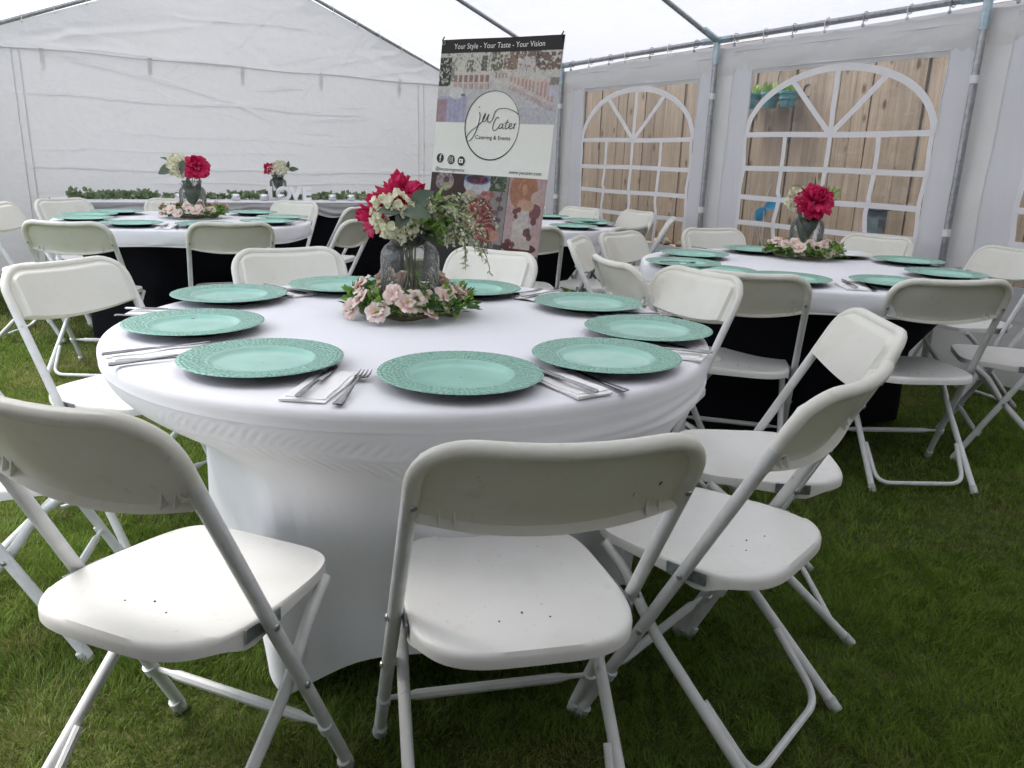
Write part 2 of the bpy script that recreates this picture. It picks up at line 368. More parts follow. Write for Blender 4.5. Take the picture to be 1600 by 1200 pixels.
# back (gable) wall with creases
def crease(b, z, lines):
    o = 0
    for (b0, z0, b1, z1, amp, wd) in lines:
        L = math.hypot(b1 - b0, z1 - z0); ux, uz = (b1 - b0) / L, (z1 - z0) / L
        s = (b - b0) * ux + (z - z0) * uz; dd = -(b - b0) * uz + (z - z0) * ux + .010 * np.sin(s * 4 + b0 * 7) + .008 * vnoise(s * 9, s * 0 + b0 * 3, 77)
        fade = np.clip((s + .1) / .25, 0, 1) * np.clip((L + .1 - s) / .25, 0, 1)
        o = o + amp * fade * (np.exp(-(dd / wd) ** 2) - .6 * np.exp(-((dd + wd * 1.6) / (wd * 1.4)) ** 2))
    return o
LINES = [(4.5, 1.62, 1.3, 1.60, .016, .012), (4.55, .98, .4, 1.0, .016, .013), (4.5, .72, .3, .70, .013, .013), (4.2, 1.96, 2.7, 1.66, .02, .022),
         (2.7, 1.66, 2.3, 1.48, .016, .016), (2.5, 1.80, 1.9, 1.84, .014, .014), (1.9, 1.50, 1.2, 1.58, .013, .012), (2.1, 1.40, 1.6, 1.40, .01, .01),
         (1.6, 1.68, 1.2, 1.69, .01, .01), (3.9, 1.32, 1.0, 1.28, .010, .014), (4.4, 1.15, 2.0, 1.17, .009, .012), (3.5, .86, .6, .88, .012, .012),
         (3.6, .55, .5, .57, .010, .012), (1.9, 2.02, .55, 2.40, .02, .03), (1.2, 2.02, .3, 2.22, .02, .025), (3.2, 2.40, 1.9, 2.42, .02, .02), (4.3, 2.04, 2.6, 2.0, .03, .035), (2.4, 2.05, 1.0, 2.28, .016, .03), (4.4, 2.06, 3.0, 2.34, .02, .03)]
rr = np.random.default_rng(4)
for _ in range(120):
    b0 = rr.uniform(.2, 4.6); z0 = rr.uniform(.2, 1.95); L = rr.uniform(.08, .5); an = rr.normal(0, .4)
    LINES.append((b0, z0, b0 - L * math.cos(an), z0 + L * math.sin(an), rr.uniform(.0025, .006), rr.uniform(.006, .014)))
for _ in range(22):
    b0 = rr.uniform(.8, 4.2); z0 = rr.uniform(2.05, 2.7); L = rr.uniform(.2, .7); an = rr.normal(.3, .5)
    LINES.append((b0, z0, b0 - L * math.cos(an), z0 + L * math.sin(an), rr.uniform(.005, .014), rr.uniform(.015, .04)))
def wall_disp(b, z):
    return (crease(b, z, LINES) + .014 * vnoise(b * 1.3, z * 2.2, 2) + .005 * vnoise(b * 3.1, z * 7, 3) + .0028 * vnoise(b * 7, z * 19, 5) + .0018 * vnoise(b * 26 + z * 9, z * 60, 8))
nb, nz = 420, 300
bb = np.linspace(.02, TW - .02, nb + 1); vv = np.linspace(0, 1, nz + 1)
B, Vv = np.meshgrid(bb, vv); top = 2.06 + RISE * (1 - np.abs(B - 2.5) / 2.5) - .045; Zz = .02 + (top - .02) * Vv
edge = np.clip((top - Zz) / .15, .1, 1)
A = .03 + wall_disp(B, Zz) * edge + .012 * (Zz > 1.99) * np.exp(-((Zz - 2.0) / .05) ** 2)
P = np.array(TD)[None] * A.ravel()[:, None] + np.array(TN)[None] * B.ravel()[:, None] + np.c_[np.zeros((A.size, 2)), Zz.ravel()]
idx = np.arange((nb + 1) * (nz + 1)).reshape(nz + 1, nb + 1)
Fq = np.c_[idx[:-1, :-1].ravel(), idx[:-1, 1:].ravel(), idx[1:, 1:].ravel(), idx[1:, :-1].ravel()]
bw = link('end_wall', np_mesh('end_wall', P, Fq, M['wall']), tent)
# seams, straps and hem band of the end wall
def onwall(b, z, off=.006):
    i = min(nb, max(0, int(round((b - .02) / (TW - .04) * nb)))); j = min(nz, max(0, int(round((z - .02) / (top[0, i] - .02) * nz))))
    return TP(float(A[j, i]) + off, b, z)
for b_ in (.55, .62, 4.55, 4.49):
    m = MB(); m.tube([onwall(b_, z, .004) for z in np.linspace(.1, 2.0, 60)], .007, 5); tput(m, 'zip_seam', M['strap'], bw)
m = MB(); m.tube([onwall(b_, 2.0 + .006 * math.sin(b_ * 5), .006) for b_ in np.linspace(.1, 4.9, 110)], .009, 6); tput(m, 'hem_seam', M['strap'], bw)
for b_ in (4.32, 3.44, 2.58, 1.77, .86):
    m = MB()
    m.grid(lambda u, v: onwall(b_ + (u - .5) * .035, 2.03 - .20 * v, .014 + .012 * math.sin(v * 5 + u)), 2, 8); tput(m, 'hanging_strap', M['strap'], bw)

# right wall bays with windows
W0, W1, WZ0, WZ1, WSP = .345, 1.80, .50, 1.83, 1.37
_ra, _rz = np.linspace(0, 10, 1001), np.linspace(0, 2.4, 241)
def rdisp_(a, z): return .010 * vnoise(a * 1.6, z * 2.0, 31) + .006 * vnoise(a * 4, z * 5, 32) + .002 * vnoise(a * 13, z * 17, 33)
RD = rdisp_(*np.meshgrid(_ra, _rz)).tolist(); WV = (.005 * vnoise(*[q * k for q, k in zip(np.meshgrid(_ra, _rz), (5., 6.))], 40)).tolist()
def wp(a, z, off=0.0): return TP(a, off + RD[min(240, max(0, int(z * 100 + .5)))][min(1000, max(0, int(a * 100 + .5)))], z)
for i in range(5):
    a0 = 2.0 * i; m = MB(); lift = .0155 * a0
    w0, w1, z0, z1, sp = a0 + W0, a0 + W1, WZ0 + lift, WZ1 + lift, WSP + lift
    def patch(p0, p1, q0, q1, nu, nv): m.grid(lambda u, v: wp(p0 + (p1 - p0) * u, q0 + (q1 - q0) * v), nu, nv)
    zt = ze(a0) - .055
    def toprow(u): return ze(a0 + 2 * u) - .05 - .012 * abs(math.sin(u * math.pi * 8))
    patch(a0, w0, .02, zt - .2, 12, 60); patch(w1, a0 + 2, .02, zt - .2, 8, 60)
    patch(w0, w1, .02, z0, 36, 16)
    m.grid(lambda u, v: wp(w0 + (w1 - w0) * u, z1 + (zt - .2 - z1) * v), 36, 3)
    m.grid(lambda u, v: wp(a0 + 2 * u, (zt - .2) + (toprow(u) - (zt - .2)) * v, .02 * math.sin(v * 3.0) * (.4 + .6 * abs(math.sin(u * 9 + i)))), 60, 8)
    wall = tput(m, 'side_wall', M['wall'])
    s = MB(); e = .19
    for (p0, p1, q0, q1) in ((w0 - e, w0, z0 - e, z1 + e * .75), (w1, w1 + e, z0 - e, z1 + e * .75), (w0, w1, z1, z1 + e * .75), (w0, w1, z0 - e, z0)):
        s.grid(lambda u, v: wp(p0 + (p1 - p0) * u, q0 + (q1 - q0) * v, .006 + .003 * math.sin(18 * (u + v))), 10, 12)
    tput(s, 'window_surround', M['surround'], wall)
    for (p0, q0, p1, q1) in ((w0 - e, z0 - e, w0 - e, z1 + e * .75), (w1 + e * .98, z0 - e, w1 + e * .98, z1 + e * .75), (w0 - e, z1 + e * .75, w1 + e, z1 + e * .75), (w0, z1 + .006, w1, z1 + .006), (w0 - .006, sp, w0 - .006, z1), (w1 + .006, sp, w1 + .006, z1)):
        s = MB(); s.tube([wp(p0 + (p1 - p0) * t, q0 + (q1 - q0) * t, .011) for t in np.linspace(0, 1, 30)], .0028, 4); tput(s, 'panel_seam', M['strap'], wall)
    wav = lambda a, z: WV[min(240, max(0, int(z * 100 + .5)))][min(1000, max(0, int(a * 100 + .5)))] * (1.0 if z < 1.1 else .35)
    pn = MB(); pn.grid(lambda u, v: wp(w0 + (w1 - w0) * u, z0 + (z1 - z0) * v, wav(w0 + (w1 - w0) * u, z0 + (z1 - z0) * v)), 50, 46)
    tput(pn, 'window_pane', M['pane'], wall)
    cx = (w0 + w1) / 2; hw = (w1 - w0) / 2 - .01
    def strip(pts, wd, name):
        q = MB(); k = len(pts); vs = []
        for j, (a, z) in enumerate(pts):
            (ap, zp), (an_, zn) = pts[max(0, j - 1)], pts[min(k - 1, j + 1)]
            tx, tz = an_ - ap, zn - zp; L = math.hypot(tx, tz); nx, nz_ = -tz / L, tx / L
            for sgn in (-1, 1):
                a2, z2 = a + nx * wd / 2 * sgn, z + nz_ * wd / 2 * sgn
                vs.append(wp(a2, z2, .010 + wav(a2, z2)))
        q.add(vs, [(2 * j, 2 * j + 1, 2 * j + 3, 2 * j + 2) for j in range(k - 1)]); tput(q, name, M['tape'], wall)
    strip([(cx - hw * math.cos(t), sp + (WZ1 - WSP - .035) * math.sin(t)) for t in np.linspace(0, math.pi, 50)], .045, 'window_arch')
    for an in (45, 90, 135):
        L = .44 if an == 90 else None
        ca, sa = math.cos(R(an)), math.sin(R(an)); A_, B_ = hw, WZ1 - WSP - .035; L = 1 / math.sqrt((ca / A_) ** 2 + (sa / B_) ** 2)
        strip([(cx + ca * L * q, sp + sa * L * q) for q in np.linspace(.02, .98, 12)], .038, 'window_spoke')
    for zz in (sp, sp - .235, sp - .45, sp - .64):
        strip([(w0 + (w1 - w0) * q, zz + .003 * math.sin(q * 7 + zz * 9)) for q in np.linspace(0, 1, 30)], .036, 'window_bar')
    for q in (.25, .5, .75):
        strip([(w0 + (w1 - w0) * q + (.010 * math.sin(z_ * 19 + q * 8) if z_ < sp - .42 else .003 * math.sin(z_ * 11)), z_) for z_ in np.linspace(sp, z0, 44)], .033, 'window_bar')
    for x_ in (w0 + .012, w1 - .012):
        strip([(x_ + .006 * math.sin(z_ * 17), z_) for z_ in np.linspace(sp, z0, 40)], .03, 'window_bar')

# left wall: corner bay; unseen dark stretch and front end added to block light
for (a_, b__, mt, sd) in ((0, 2, 'wall', 50), (7.2, 10, 'lightblock', 51)):
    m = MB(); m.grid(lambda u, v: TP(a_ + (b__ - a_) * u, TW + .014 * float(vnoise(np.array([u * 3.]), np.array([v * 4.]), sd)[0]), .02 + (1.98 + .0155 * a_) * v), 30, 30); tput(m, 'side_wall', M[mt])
m = MB(); m.grid(lambda u, v: TP(TL + .02 * math.sin(9 * u + 3 * v), .02 + (TW - .04) * u, .02 + (roofz(TL, .02 + (TW - .04) * u) - .06) * v), 40, 30); tput(m, 'end_wall', M['lightblock'])

# roof sheets
for side in (0, 1):
    def rf(u, v):
        a = -.12 + (TL + .24) * u; b_ = -.14 + (TW / 2 + .14) * v
        sag = -.028 * abs(math.sin(math.pi * a / 2)) * math.sin(math.pi * min(1, max(0, v))) + .01 * float(vnoise(np.array([a * 2.]), np.array([v * 5.]), 60)[0])
        z = ze(a) + RISE * (b_ / (TW / 2)) + .045 + sag
        return TP(a, b_ if side == 0 else TW - b_, z)
    m = MB(); m.grid(rf, 120, 30)
    m.grid(lambda u, v: TP(-.12 + (TL + .24) * u, (-.14 - .004 * v + .01 * math.sin(u * 60) * v) if side == 0 else TW + .14, ze(-.12 + (TL + .24) * u) + RISE * (-.14 / 2.5) + .045 - .16 * v), 120, 3)
    tput(m, 'roof_sheet', M['roof'])

# steel frame
IN = .045
for i in range(6):
    a = 2.0 * i
    for side in (0, 1):
        b_ = IN if side == 0 else TW - IN
        bot = TP(a - .02, b_ - .015, 0.0) + Vector((0, -.04, 0))
        m = MB(); m.tube([bot, TP(a, b_, ze(a))], .021, 10); po = tput(m, 'pole', M['steel'])
        if side == 0:
            for zz in (.86, 1.72):
                t_ = zz / ze(a); c_ = bot.lerp(TP(a, b_, ze(a)), t_)
                m = MB(); m.tube([c_ - Vector((0, 0, .022)), c_ + Vector((0, 0, .022))], .026, 10); tput(m, 'pole_strap', M['strap'], po)
        m = MB(); m.tube([TP(a, b_, ze(a) - .01), TP(a, TW / 2, roofz(a, TW / 2))], .019, 8); tput(m, 'rafter', M['steel'])
        # corner fitting: three sleeves
        m = MB(); q = TP(a, b_, ze(a)); m.tube([q - Vector((0, 0, .17)), q + Vector((0, 0, .01))], .026, 8)
        m.tube([q, q + (TP(a, TW / 2, roofz(a, TW / 2)) - q).normalized() * .16], .025, 8)
        if i > 0: m.tube([q, q - TD * .15], .025, 8)
        if i < 5: m.tube([q, q + TD * .15], .025, 8)
        tput(m, 'corner_fitting', M['fitting'])
        if i < 5:
            m = MB(); m.tube([TP(a + .1, b_, ze(a)), TP(a + 1.9, b_, ze(a + 2))], .020, 8); tput(m, 'eave_rail', M['steel'])
            if side == 0:
                for k in range(7):
                    t_ = a + .19 + k * .265 + rng.uniform(-.03, .03); q = TP(t_, b_, ze(t_)); m = MB()
                    tw = rng.uniform(-.5, .5)
                    ring = [q + (TN * math.cos(an) + Vector((0, 0, 1)) * math.sin(an)) * .028 + TD * (.02 * tw * math.sin(an)) for an in np.linspace(0, 2 * math.pi, 13)]
                    m.tube(ring + [q + TN * .02 + Vector((0, 0, -.05))], .0035, 5); m.lathe([(.001, -.012), (.011, -.006), (.011, .006), (.001, .012)], 8, tuple(q + TN * .02 + Vector((0, 0, -.055))))
                    tput(m, 'bungee_tie', M['strap'] if k % 2 else M['steel'])
    if i < 5:
        m = MB(); m.tube([TP(a, TW / 2, roofz(a, TW / 2)), TP(a + 2, TW / 2, roofz(a + 2, TW / 2))], .02, 8); tput(m, 'ridge_pole', M['steel'])
for side in (0, 1):       # ties on the gable rafters
    for k in range(9):
        b_ = .3 + k * .26; bq = b_ if side == 0 else TW - b_; q = TP(.0, bq, roofz(0, bq)); m = MB()
        m.tube([q + (TD * math.cos(an) + Vector((0, 0, 1)) * math.sin(an)) * .03 for an in np.linspace(0, 2 * math.pi, 12)] + [q + TD * .03 + Vector((0, 0, -.05))], .003, 5)
        m.lathe([(.001, -.011), (.010, -.005), (.010, .005), (.001, .011)], 8, tuple(q + TD * .035 + Vector((0, 0, -.055))))
        tput(m, 'bungee_tie', M['strap'])

# ------------------------------------------------------------------ outside the right wall: fence, pots, ornaments
def wood_mat():
    m, t, o = nodes('weathered_fence_wood')
    p = N(t, 'ShaderNodeBsdfPrincipled'); p.inputs['Roughness'].default_value = .85; p.inputs['Specular IOR Level'].default_value = .15
    tc = N(t, 'ShaderNodeTexCoord'); oi = N(t, 'ShaderNodeObjectInfo')
    mp = N(t, 'ShaderNodeMapping'); mp.inputs['Scale'].default_value = (34, 34, 1.6)
    ad = N(t, 'ShaderNodeVectorMath', operation='ADD'); cm = N(t, 'ShaderNodeCombineXYZ')
    mu = N(t, 'ShaderNodeMath', operation='MULTIPLY'); mu.inputs[1].default_value = 37; t.links.new(oi.outputs['Random'], mu.inputs[0]); t.links.new(mu.outputs[0], cm.inputs[2])
    t.links.new(tc.outputs['Object'], ad.inputs[0]); t.links.new(cm.outputs[0], ad.inputs[1]); t.links.new(ad.outputs[0], mp.inputs[0])
    grain = noise_col(t, (.20, .155, .112), (.32, .26, .195), 1.6, .3, .72, vec=mp.outputs[0], detail=6)
    mp2 = N(t, 'ShaderNodeMapping'); mp2.inputs['Scale'].default_value = (9, 9, 4.0); t.links.new(ad.outputs[0], mp2.inputs[0])
    vo = N(t, 'ShaderNodeTexVoronoi'); vo.inputs['Scale'].default_value = 1.0; t.links.new(mp2.outputs[0], vo.inputs['Vector'])
    kr = N(t, 'ShaderNodeValToRGB'); kr.color_ramp.elements[0].position = .09; kr.color_ramp.elements[1].position = .2; kr.color_ramp.elements[0].color = (.35, .3, .25, 1); kr.color_ramp.elements[1].color = (1, 1, 1, 1)
    t.links.new(vo.outputs['Distance'], kr.inputs[0])
    vr = N(t, 'ShaderNodeMapRange'); vr.inputs['To Min'].default_value = .85; vr.inputs['To Max'].default_value = 1.08; t.links.new(oi.outputs['Random'], vr.inputs['Value'])
    m1 = N(t, 'ShaderNodeMixRGB', blend_type='MULTIPLY'); m1.inputs[0].default_value = 1; t.links.new(grain, m1.inputs[1]); t.links.new(kr.outputs[0], m1.inputs[2])
    m2 = N(t, 'ShaderNodeMixRGB', blend_type='MULTIPLY'); m2.inputs[0].default_value = 1; t.links.new(m1.outputs[0], m2.inputs[1]); t.links.new(vr.outputs[0], m2.inputs[2])
    t.links.new(m2.outputs[0], p.inputs['Base Color']); t.links.new(bump(t, 30, .3, .004), p.inputs['Normal']); t.links.new(p.outputs[0], o.inputs[0]); return m
M['wood'] = wood_mat()
M['teal'] = prin('teal_glaze', (.03, .16, .17), .35, c2=(.06, .26, .27), nscale=20)
M['wire'] = prin('dark_wire', (.03, .03, .03), .5)
M['blue'] = prin('blue_ornament', (.01, .30, .62), .4, trans_fac=.3, trans_col=(.02, .45, .8))
M['slate'] = prin('slate_planter', (.05, .09, .11), .6, c2=(.08, .13, .15), nscale=15)
M['stone'] = prin('pale_stone', (.42, .36, .26), .9, c2=(.26, .22, .16), nscale=14, bmp=(40, .6, .01))
M['gravel'] = prin('grey_paving', (.22, .22, .21), .9, c2=(.30, .30, .28), nscale=12, bmp=(50, .4, .01))
fence = empty('wooden_fence', TP(0, -1.02, 0)); tag(fence, 'brown vertical board fence behind the clear tent windows', 'fence')
frot = math.atan2(TD.y, TD.x)
plank = []
for k in range(4):
    m = MB(); m.box((0, 0, 1.2), (.139, .022, 2.4), bev=.003); plank.append(m.mesh('plank', M['wood'], True, 40))
a = -2.2; k = 0
while a < 9.6:
    o = link('plank', plank[k % 4], fence); p = TP(a, -1.02 + rng.uniform(-.006, .006), rng.uniform(-.01, .01)) - TP(0, -1.02, 0)
    o.location = p; o.rotation_euler = (rng.normal(0, .004), rng.normal(0, .003), frot + rng.normal(0, .01)); a += .1445; k += 1
a = -2.2 + .0722  # second row of boards added to stop light in the gaps
while a < 9.6:
    o = link('plank', plank[0], fence); o.location = TP(a, -1.046, 0) - TP(0, -1.02, 0); o.rotation_euler = (0, 0, frot); a += .1445
for zz in (.35, 1.2, 2.0):
    m = MB(); q = TP(3.7, -1.082, zz) - TP(0, -1.02, 0); m.box((0, 0, 0), (11.9, .04, .09)); o = m.obj('fence_rail', M['wood'], fence, False); o.location = q; o.rotation_euler = (0, 0, frot)
# paving strip and raised edging between wall and fence
m = MB(); m.grid(lambda u, v: TP(-2 + 12 * u, -.12 - .9 * v, .004), 30, 4); tag(m.obj('paving_strip', M['gravel']), kind='structure')
bed = empty('raised_bed', TP(3.0, -.86, 0), frot); tag(bed, 'low stone raised bed at the fence foot behind the left window', 'planting bed')
m = MB(); m.box((0, 0, .21), (5.6, .24, .42), bev=.02); m.obj('bed_wall', M['stone'], bed)
for k in range(70):
    m = MB(); c = rng.uniform(-2.7, 2.7); s_ = rng.uniform(.03, .06)
    vs = [Vector((rng.normal(), rng.normal(), rng.normal())).normalized() * s_ * rng.uniform(.7, 1.1) for _ in range(10)]
    import bmesh
    bm = bmesh.new(); [bm.verts.new(v) for v in vs]; bmesh.ops.convex_hull(bm, input=bm.verts); me = bpy.data.meshes.new('stone'); bm.to_mesh(me); bm.free(); me.materials.append(M['stone'])
    link('stone', me, bed, (c, rng.uniform(-.1, .1), .43 + s_ * .3))
# trio of teal pots in a wire holder on the fence
ph = empty('pot_holder', TP(3.78, -.99, 1.74), frot); tag(ph, 'black wire holder with hoops hung on the fence', 'wire holder')
m = MB()
for cxp in (-.19, 0, .19):
    m.tube([(cxp + .075 * math.cos(t), .10 + .075 * math.sin(t), .05) for t in np.linspace(0, 2 * math.pi, 17)], .004, 5)
m.tube([(-.3, .02, .05), (.3, .02, .05)], .004, 5); m.obj('pot_ring', M['wire'], ph)
m = MB(); m.tube([(.02 + .06 * math.cos(t), .02, .2 + .09 * math.sin(t)) for t in np.linspace(0, 2 * math.pi, 17)], .005, 5)
m.tube([(.28 + .04 * math.cos(t), .02, .09 + .06 * math.sin(t)) for t in np.linspace(-1, 3.6, 13)], .005, 5); m.tube([(-.09 + .03 * math.cos(t), .02, .12 + .04 * math.sin(t)) for t in np.linspace(-1, 3.6, 13)], .005, 5); m.obj('hoop', M['wire'], ph)
for k, cxp in enumerate((-.19, 0, .19)):
    pt = empty('flower_pot', TP(3.78 + cxp, -.89, 1.70), 0); tag(pt, ['leftmost teal flower pot on the fence, seen through the right window', 'middle teal flower pot on the fence with pale plants', 'rightmost teal flower pot of the three on the fence'][k], 'flower pot', 'teal pots on the fence')
    m = MB(); m.lathe([(.002, 0), (.052, 0), (.058, .02), (.066, .06), (.075, .062), (.076, .072), (.068, .076), (.074, .105), (.084, .108), (.085, .125), (.076, .127), (.07, .1), (.002, .1)], 24); m.obj('pot_body', M['teal'], pt)
    m = MB()
    for q in range(60 if k else 22):
        an = rng.uniform(0, 6.28); rr_ = rng.uniform(.0, .06); h = rng.uniform(.04, .12); c = Vector((rr_ * math.cos(an), rr_ * math.sin(an), .10))
        t_ = c + Vector((math.cos(an) * .04, math.sin(an) * .04, h)); sdv = Vector((-math.sin(an), math.cos(an), 0)) * .012
        mid = (c + t_) / 2 + Vector((0, 0, .01)); m.add([c, mid - sdv, t_, mid + sdv], [(0, 1, 2, 3)])
    m.obj('foliage', M['leafgreen'], pt)
# butterfly ornament and slate planter
bf = empty('butterfly_ornament', TP(4.15, -.55, 0), frot + .4); tag(bf, 'bright blue butterfly garden ornament behind the right window', 'ornament')
m = MB(); m.tube([(0, 0, 0), (.01, 0, .5), (-.01, 0, .86)], .004, 6); m.obj('stake', M['strap'], bf)
for sx, (dx, dz, L, wd) in enumerate(((.07, .06, .15, .05), (-.05, -.06, .15, .05))):
    m = MB(); c = Vector((0, 0, .88)); d_ = Vector((dx, .02, dz)).normalized(); q = Vector((d_.z, 0, -d_.x))
    def wing(u, v, d_=d_, q=q, L=L, wd=wd): return c + d_ * (L * v) + q * ((u - .5) * 2 * wd * math.sin(math.pi * min(1, v * .85 + .1)) ) + Vector((0, .03 * v * v + .01 * math.sin(u * 3.1), 0))
    m.grid(wing, 6, 8); m.obj('wing', M['blue'], bf)
for k in range(3):
    m = MB(); m.tube([(-.12 + .05 * k + .04 * math.sin(t * 5 + k), .03 * k, .45 + .62 * t) for t in np.linspace(0, 1, 14)], .003, 5); m.obj('wire_stem', M['strap'], bf)
pl = empty('slate_planter', TP(5.0, -.80, 0), frot); tag(pl, 'tall dark slate planter standing by the fence behind the right window', 'planter')
m = MB(); m.box((0, 0, .46), (.10, .10, .92), bev=.008); m.obj('planter_body', M['slate'], pl); m = MB(); m.box((0, 0, .945), (.135, .135, .05), bev=.006); m.obj('planter_rim', M['slate'], pl)

# ------------------------------------------------------------------ folding chair
FF = Vector((.216, .154, 0)); SLV = Vector((.214, -.197, .679)); TOPD = (SLV - FF).normalized()
BLEN = .165                                     # length of the backrest along the slanted tube
def rim_path(hw, L, r, drop=0.0):
    """inverted U in (x, along) coordinates"""
    pts = [(-hw, -drop), (-hw, L - r)]
    for a in np.linspace(math.pi, math.pi / 2, 9)[1:]: pts.append((-hw + r + r * math.cos(a), L - r + r * math.sin(a)))
    for x in np.linspace(-hw + r, hw - r, 7)[1:-1]: pts.append((x, L))
    for a in np.linspace(math.pi / 2, 0, 9): pts.append((hw - r + r * math.cos(a), L - r + r * math.sin(a)))
    pts.append((hw, -drop)); return pts
UD = Vector((0, TOPD.y, TOPD.z)).normalized(); ND = Vector((0, UD.z, -UD.y))      # along the tube, and its forward normal
def bk(x, t, n=0.0):
    """point of the backrest: x across, t along the tube from the sleeve end, n forward"""
    bow = -.026 * (1 - min(1.0, abs(x) / .2) ** 2)
    return Vector((x, SLV.y, SLV.z)) + UD * t + ND * (n + bow)
def make_chair(detail=True):
    c = empty('folding_chair')
    # front legs / uprights: straight slanted tubes
    for s in (-1, 1):
        m = MB(); m.tube([(s * FF.x, FF.y, .012), (s * SLV.x, SLV.y + 0, SLV.z), tuple(bk(s * .214, .05, 0))], .0128, 10)
        lg = m.obj('leg', M['frame'], c); m = MB(); d_ = (SLV - FF).normalized(); f0 = Vector((s * FF.x, FF.y, 0)); dd = Vector((0, d_.y, d_.z))
        m.tube([f0 + dd * 0.0, f0 + dd * .032], [.0155, .0145], 10); m.obj('foot_cap', M['rubber'], lg)
    # rear legs with an S bend near the crossing
    for s in (-1, 1):
        pts = fillet([(s * .180, .135, .418), (s * .186, .075, .372), (s * .190, .006, .272), (s * .194, -.262, .012)], .05, 5)
        m = MB(); m.tube(pts, .0118, 10); lg = m.obj('leg', M['frame'], c)
        m = MB(); m.tube([(s * .194, -.272, .0), (s * .194, -.25, .024)], [.0145, .0135], 10); m.obj('foot_cap', M['rubber'], lg)
    # U shaped foot bar between the rear legs
    def rl(z): t = (z - .012) / (.272 - .012); return -.262 + t * (.006 + .262)
    pts = [(-.176, rl(.15) - .0, .15), (-.172, rl(.06), .06)] ; xs = .172
    path = fillet([(-.178, rl(.15), .152), (-.166, rl(.028) + .01, .026), (.166, rl(.028) + .01, .026), (.178, rl(.15), .152)], .055, 6)
    m = MB(); m.tube(path, .0085, 8); m.obj('foot_bar', M['frame'], c)
    # stretcher between the front legs, flattened at its ends
    t_ = .14 / .679; sy = FF.y + (SLV.y - FF.y) * t_
    m = MB(); m.tube([(-.205, sy + .006, .14), (-.17, sy + .006, .14), (-.15, sy + .006, .14), (.15, sy + .006, .14), (.17, sy + .006, .14), (.205, sy + .006, .14)], [.005, .006, .0105, .0105, .006, .005], 8); m.obj('stretcher', M['frame'], c)
    if detail:
        for s in (-1, 1):
            m = MB(); f0 = Vector((s * FF.x, sy, .14)); m.tube([f0 - UD * .011, f0 + UD * .011], .0142, 10); m.obj('stretcher_clip', M['frame'], c)
    # seat
    def hwid(y):
        t = (y + .215) / .40
        return .178 + .020 * math.cos((y + .10) * 6.0)
    n = 72; out = []
    for k in range(n):
        a = 2 * math.pi * k / n; ca, sa = math.cos(a), math.sin(a)
        e = .34 if sa > 0 else .50
        X = math.copysign(abs(ca) ** e, ca); Y = math.copysign(abs(sa) ** (e if sa > 0 else .62), sa)
        y = -.015 + (.20 if sa > 0 else .205) * Y
        out.append((X * hwid(y), y))
    def stop(x, y, q):   # top surface height: gently dished, rear lip turned up slightly
        return .443 - .010 * (1 - q * q) - .004 * math.sin(max(0, y + .05) * 8) + (.004 if y < -.15 else 0)
    rings = []
    for q in (.12, .35, .6, .8, .92, .975): rings.append([(x * q, -.015 + (y + .015) * q, stop(x * q, y * q, q)) for x, y in out])
    def dep(x, y): return .023 + (.014 * math.exp(-((y + .10) / .035) ** 2) + .010 * math.exp(-((y + .055) / .06) ** 2)) * (1 if abs(x) > .15 else 0)
    rings.append([(x * .995, -.015 + (y + .015) * .995, .4405) for x, y in out])
    rings.append([(x * 1.005, -.015 + (y + .015) * 1.005, .434) for x, y in out])
    rings.append([(x * 1.004, -.015 + (y + .015) * 1.004, .443 - dep(x, y)) for x, y in out])
    rings.append([(x * .975, -.015 + (y + .015) * .975, .443 - dep(x, y)) for x, y in out])
    rings.append([(x * .965, -.015 + (y + .015) * .965, .430) for x, y in out]); rings.append([(x * .4, -.015 + (y + .015) * .4, .424) for x, y in out])
    m = MB(); vs = [v for r_ in rings for v in r_]; fs = []
    for i in range(len(rings) - 1):
        for k in range(n): fs.append((i * n + k, i * n + (k + 1) % n, (i + 1) * n + (k + 1) % n, (i + 1) * n + k))
    fs.append(tuple(range(n - 1, -1, -1))); fs.append(tuple((len(rings) - 1) * n + k for k in range(n)))
    m.add(vs, fs); seat = m.obj('seat', M['plastic'], c, sharp=60)
    if detail:
        for (hx, hy) in ((-.045, -.118), (0.0, -.098), (.045, -.118)):
            m = MB(); m.lathe([(.0001, .0), (.0019, .0004), (.0019, -.003)], 8); m.obj('seat_hole', M['scuff'], seat, loc=(hx, hy, .4362))  # dark discs stand in for the shade inside the holes
        for s in (-1, 1):
            m = MB(); m.box((s * .1995, -.067, .427), (.003, .085, .026), bev=.001); m.obj('hinge_bracket', M['bracket'], c)
    # backrest: thick rim over the tube + bowed panel with a turned back lower lip
    m = MB()
    rp = rim_path(.213, BLEN, .085, -.004)
    m.tube([bk(x, t, 0) for x, t in rp], [.0135] * len(rp), 10)
    rp2 = rim_path(.200, BLEN - .012, .078, .0)
    nx, nt = 52, 22
    def bound(x):     # upper limit of the panel at x, following the rounded corners
        r_, hw, L = .078, .203, BLEN - .004
        if abs(x) <= hw - r_: return L
        q = min(1, (abs(x) - (hw - r_)) / r_); return L - r_ + r_ * math.sqrt(max(0, 1 - q * q))
    def low(x): return .006 - .014 * (1 - (x / .203) ** 2)
    def panel(off, u, v, ins=0):
        x = (-1 + 2 * u) * (.203 - ins); t0, t1 = low(x) + ins, bound(x * .203 / (.203 - ins)) - ins
        return bk(x, t0 + (t1 - t0) * v, off)
    FR, BK = .0235, .002
    front = []; 
    def pfront(u, v):
        d_ = min(min(u, 1 - u) * .40 - .014, (1 - v) * .16 - .010); e = max(0, min(1, d_ / .009)); e = e * e * (3 - 2 * e)
        return panel(.010 + (FR - .010) * e, u, v)
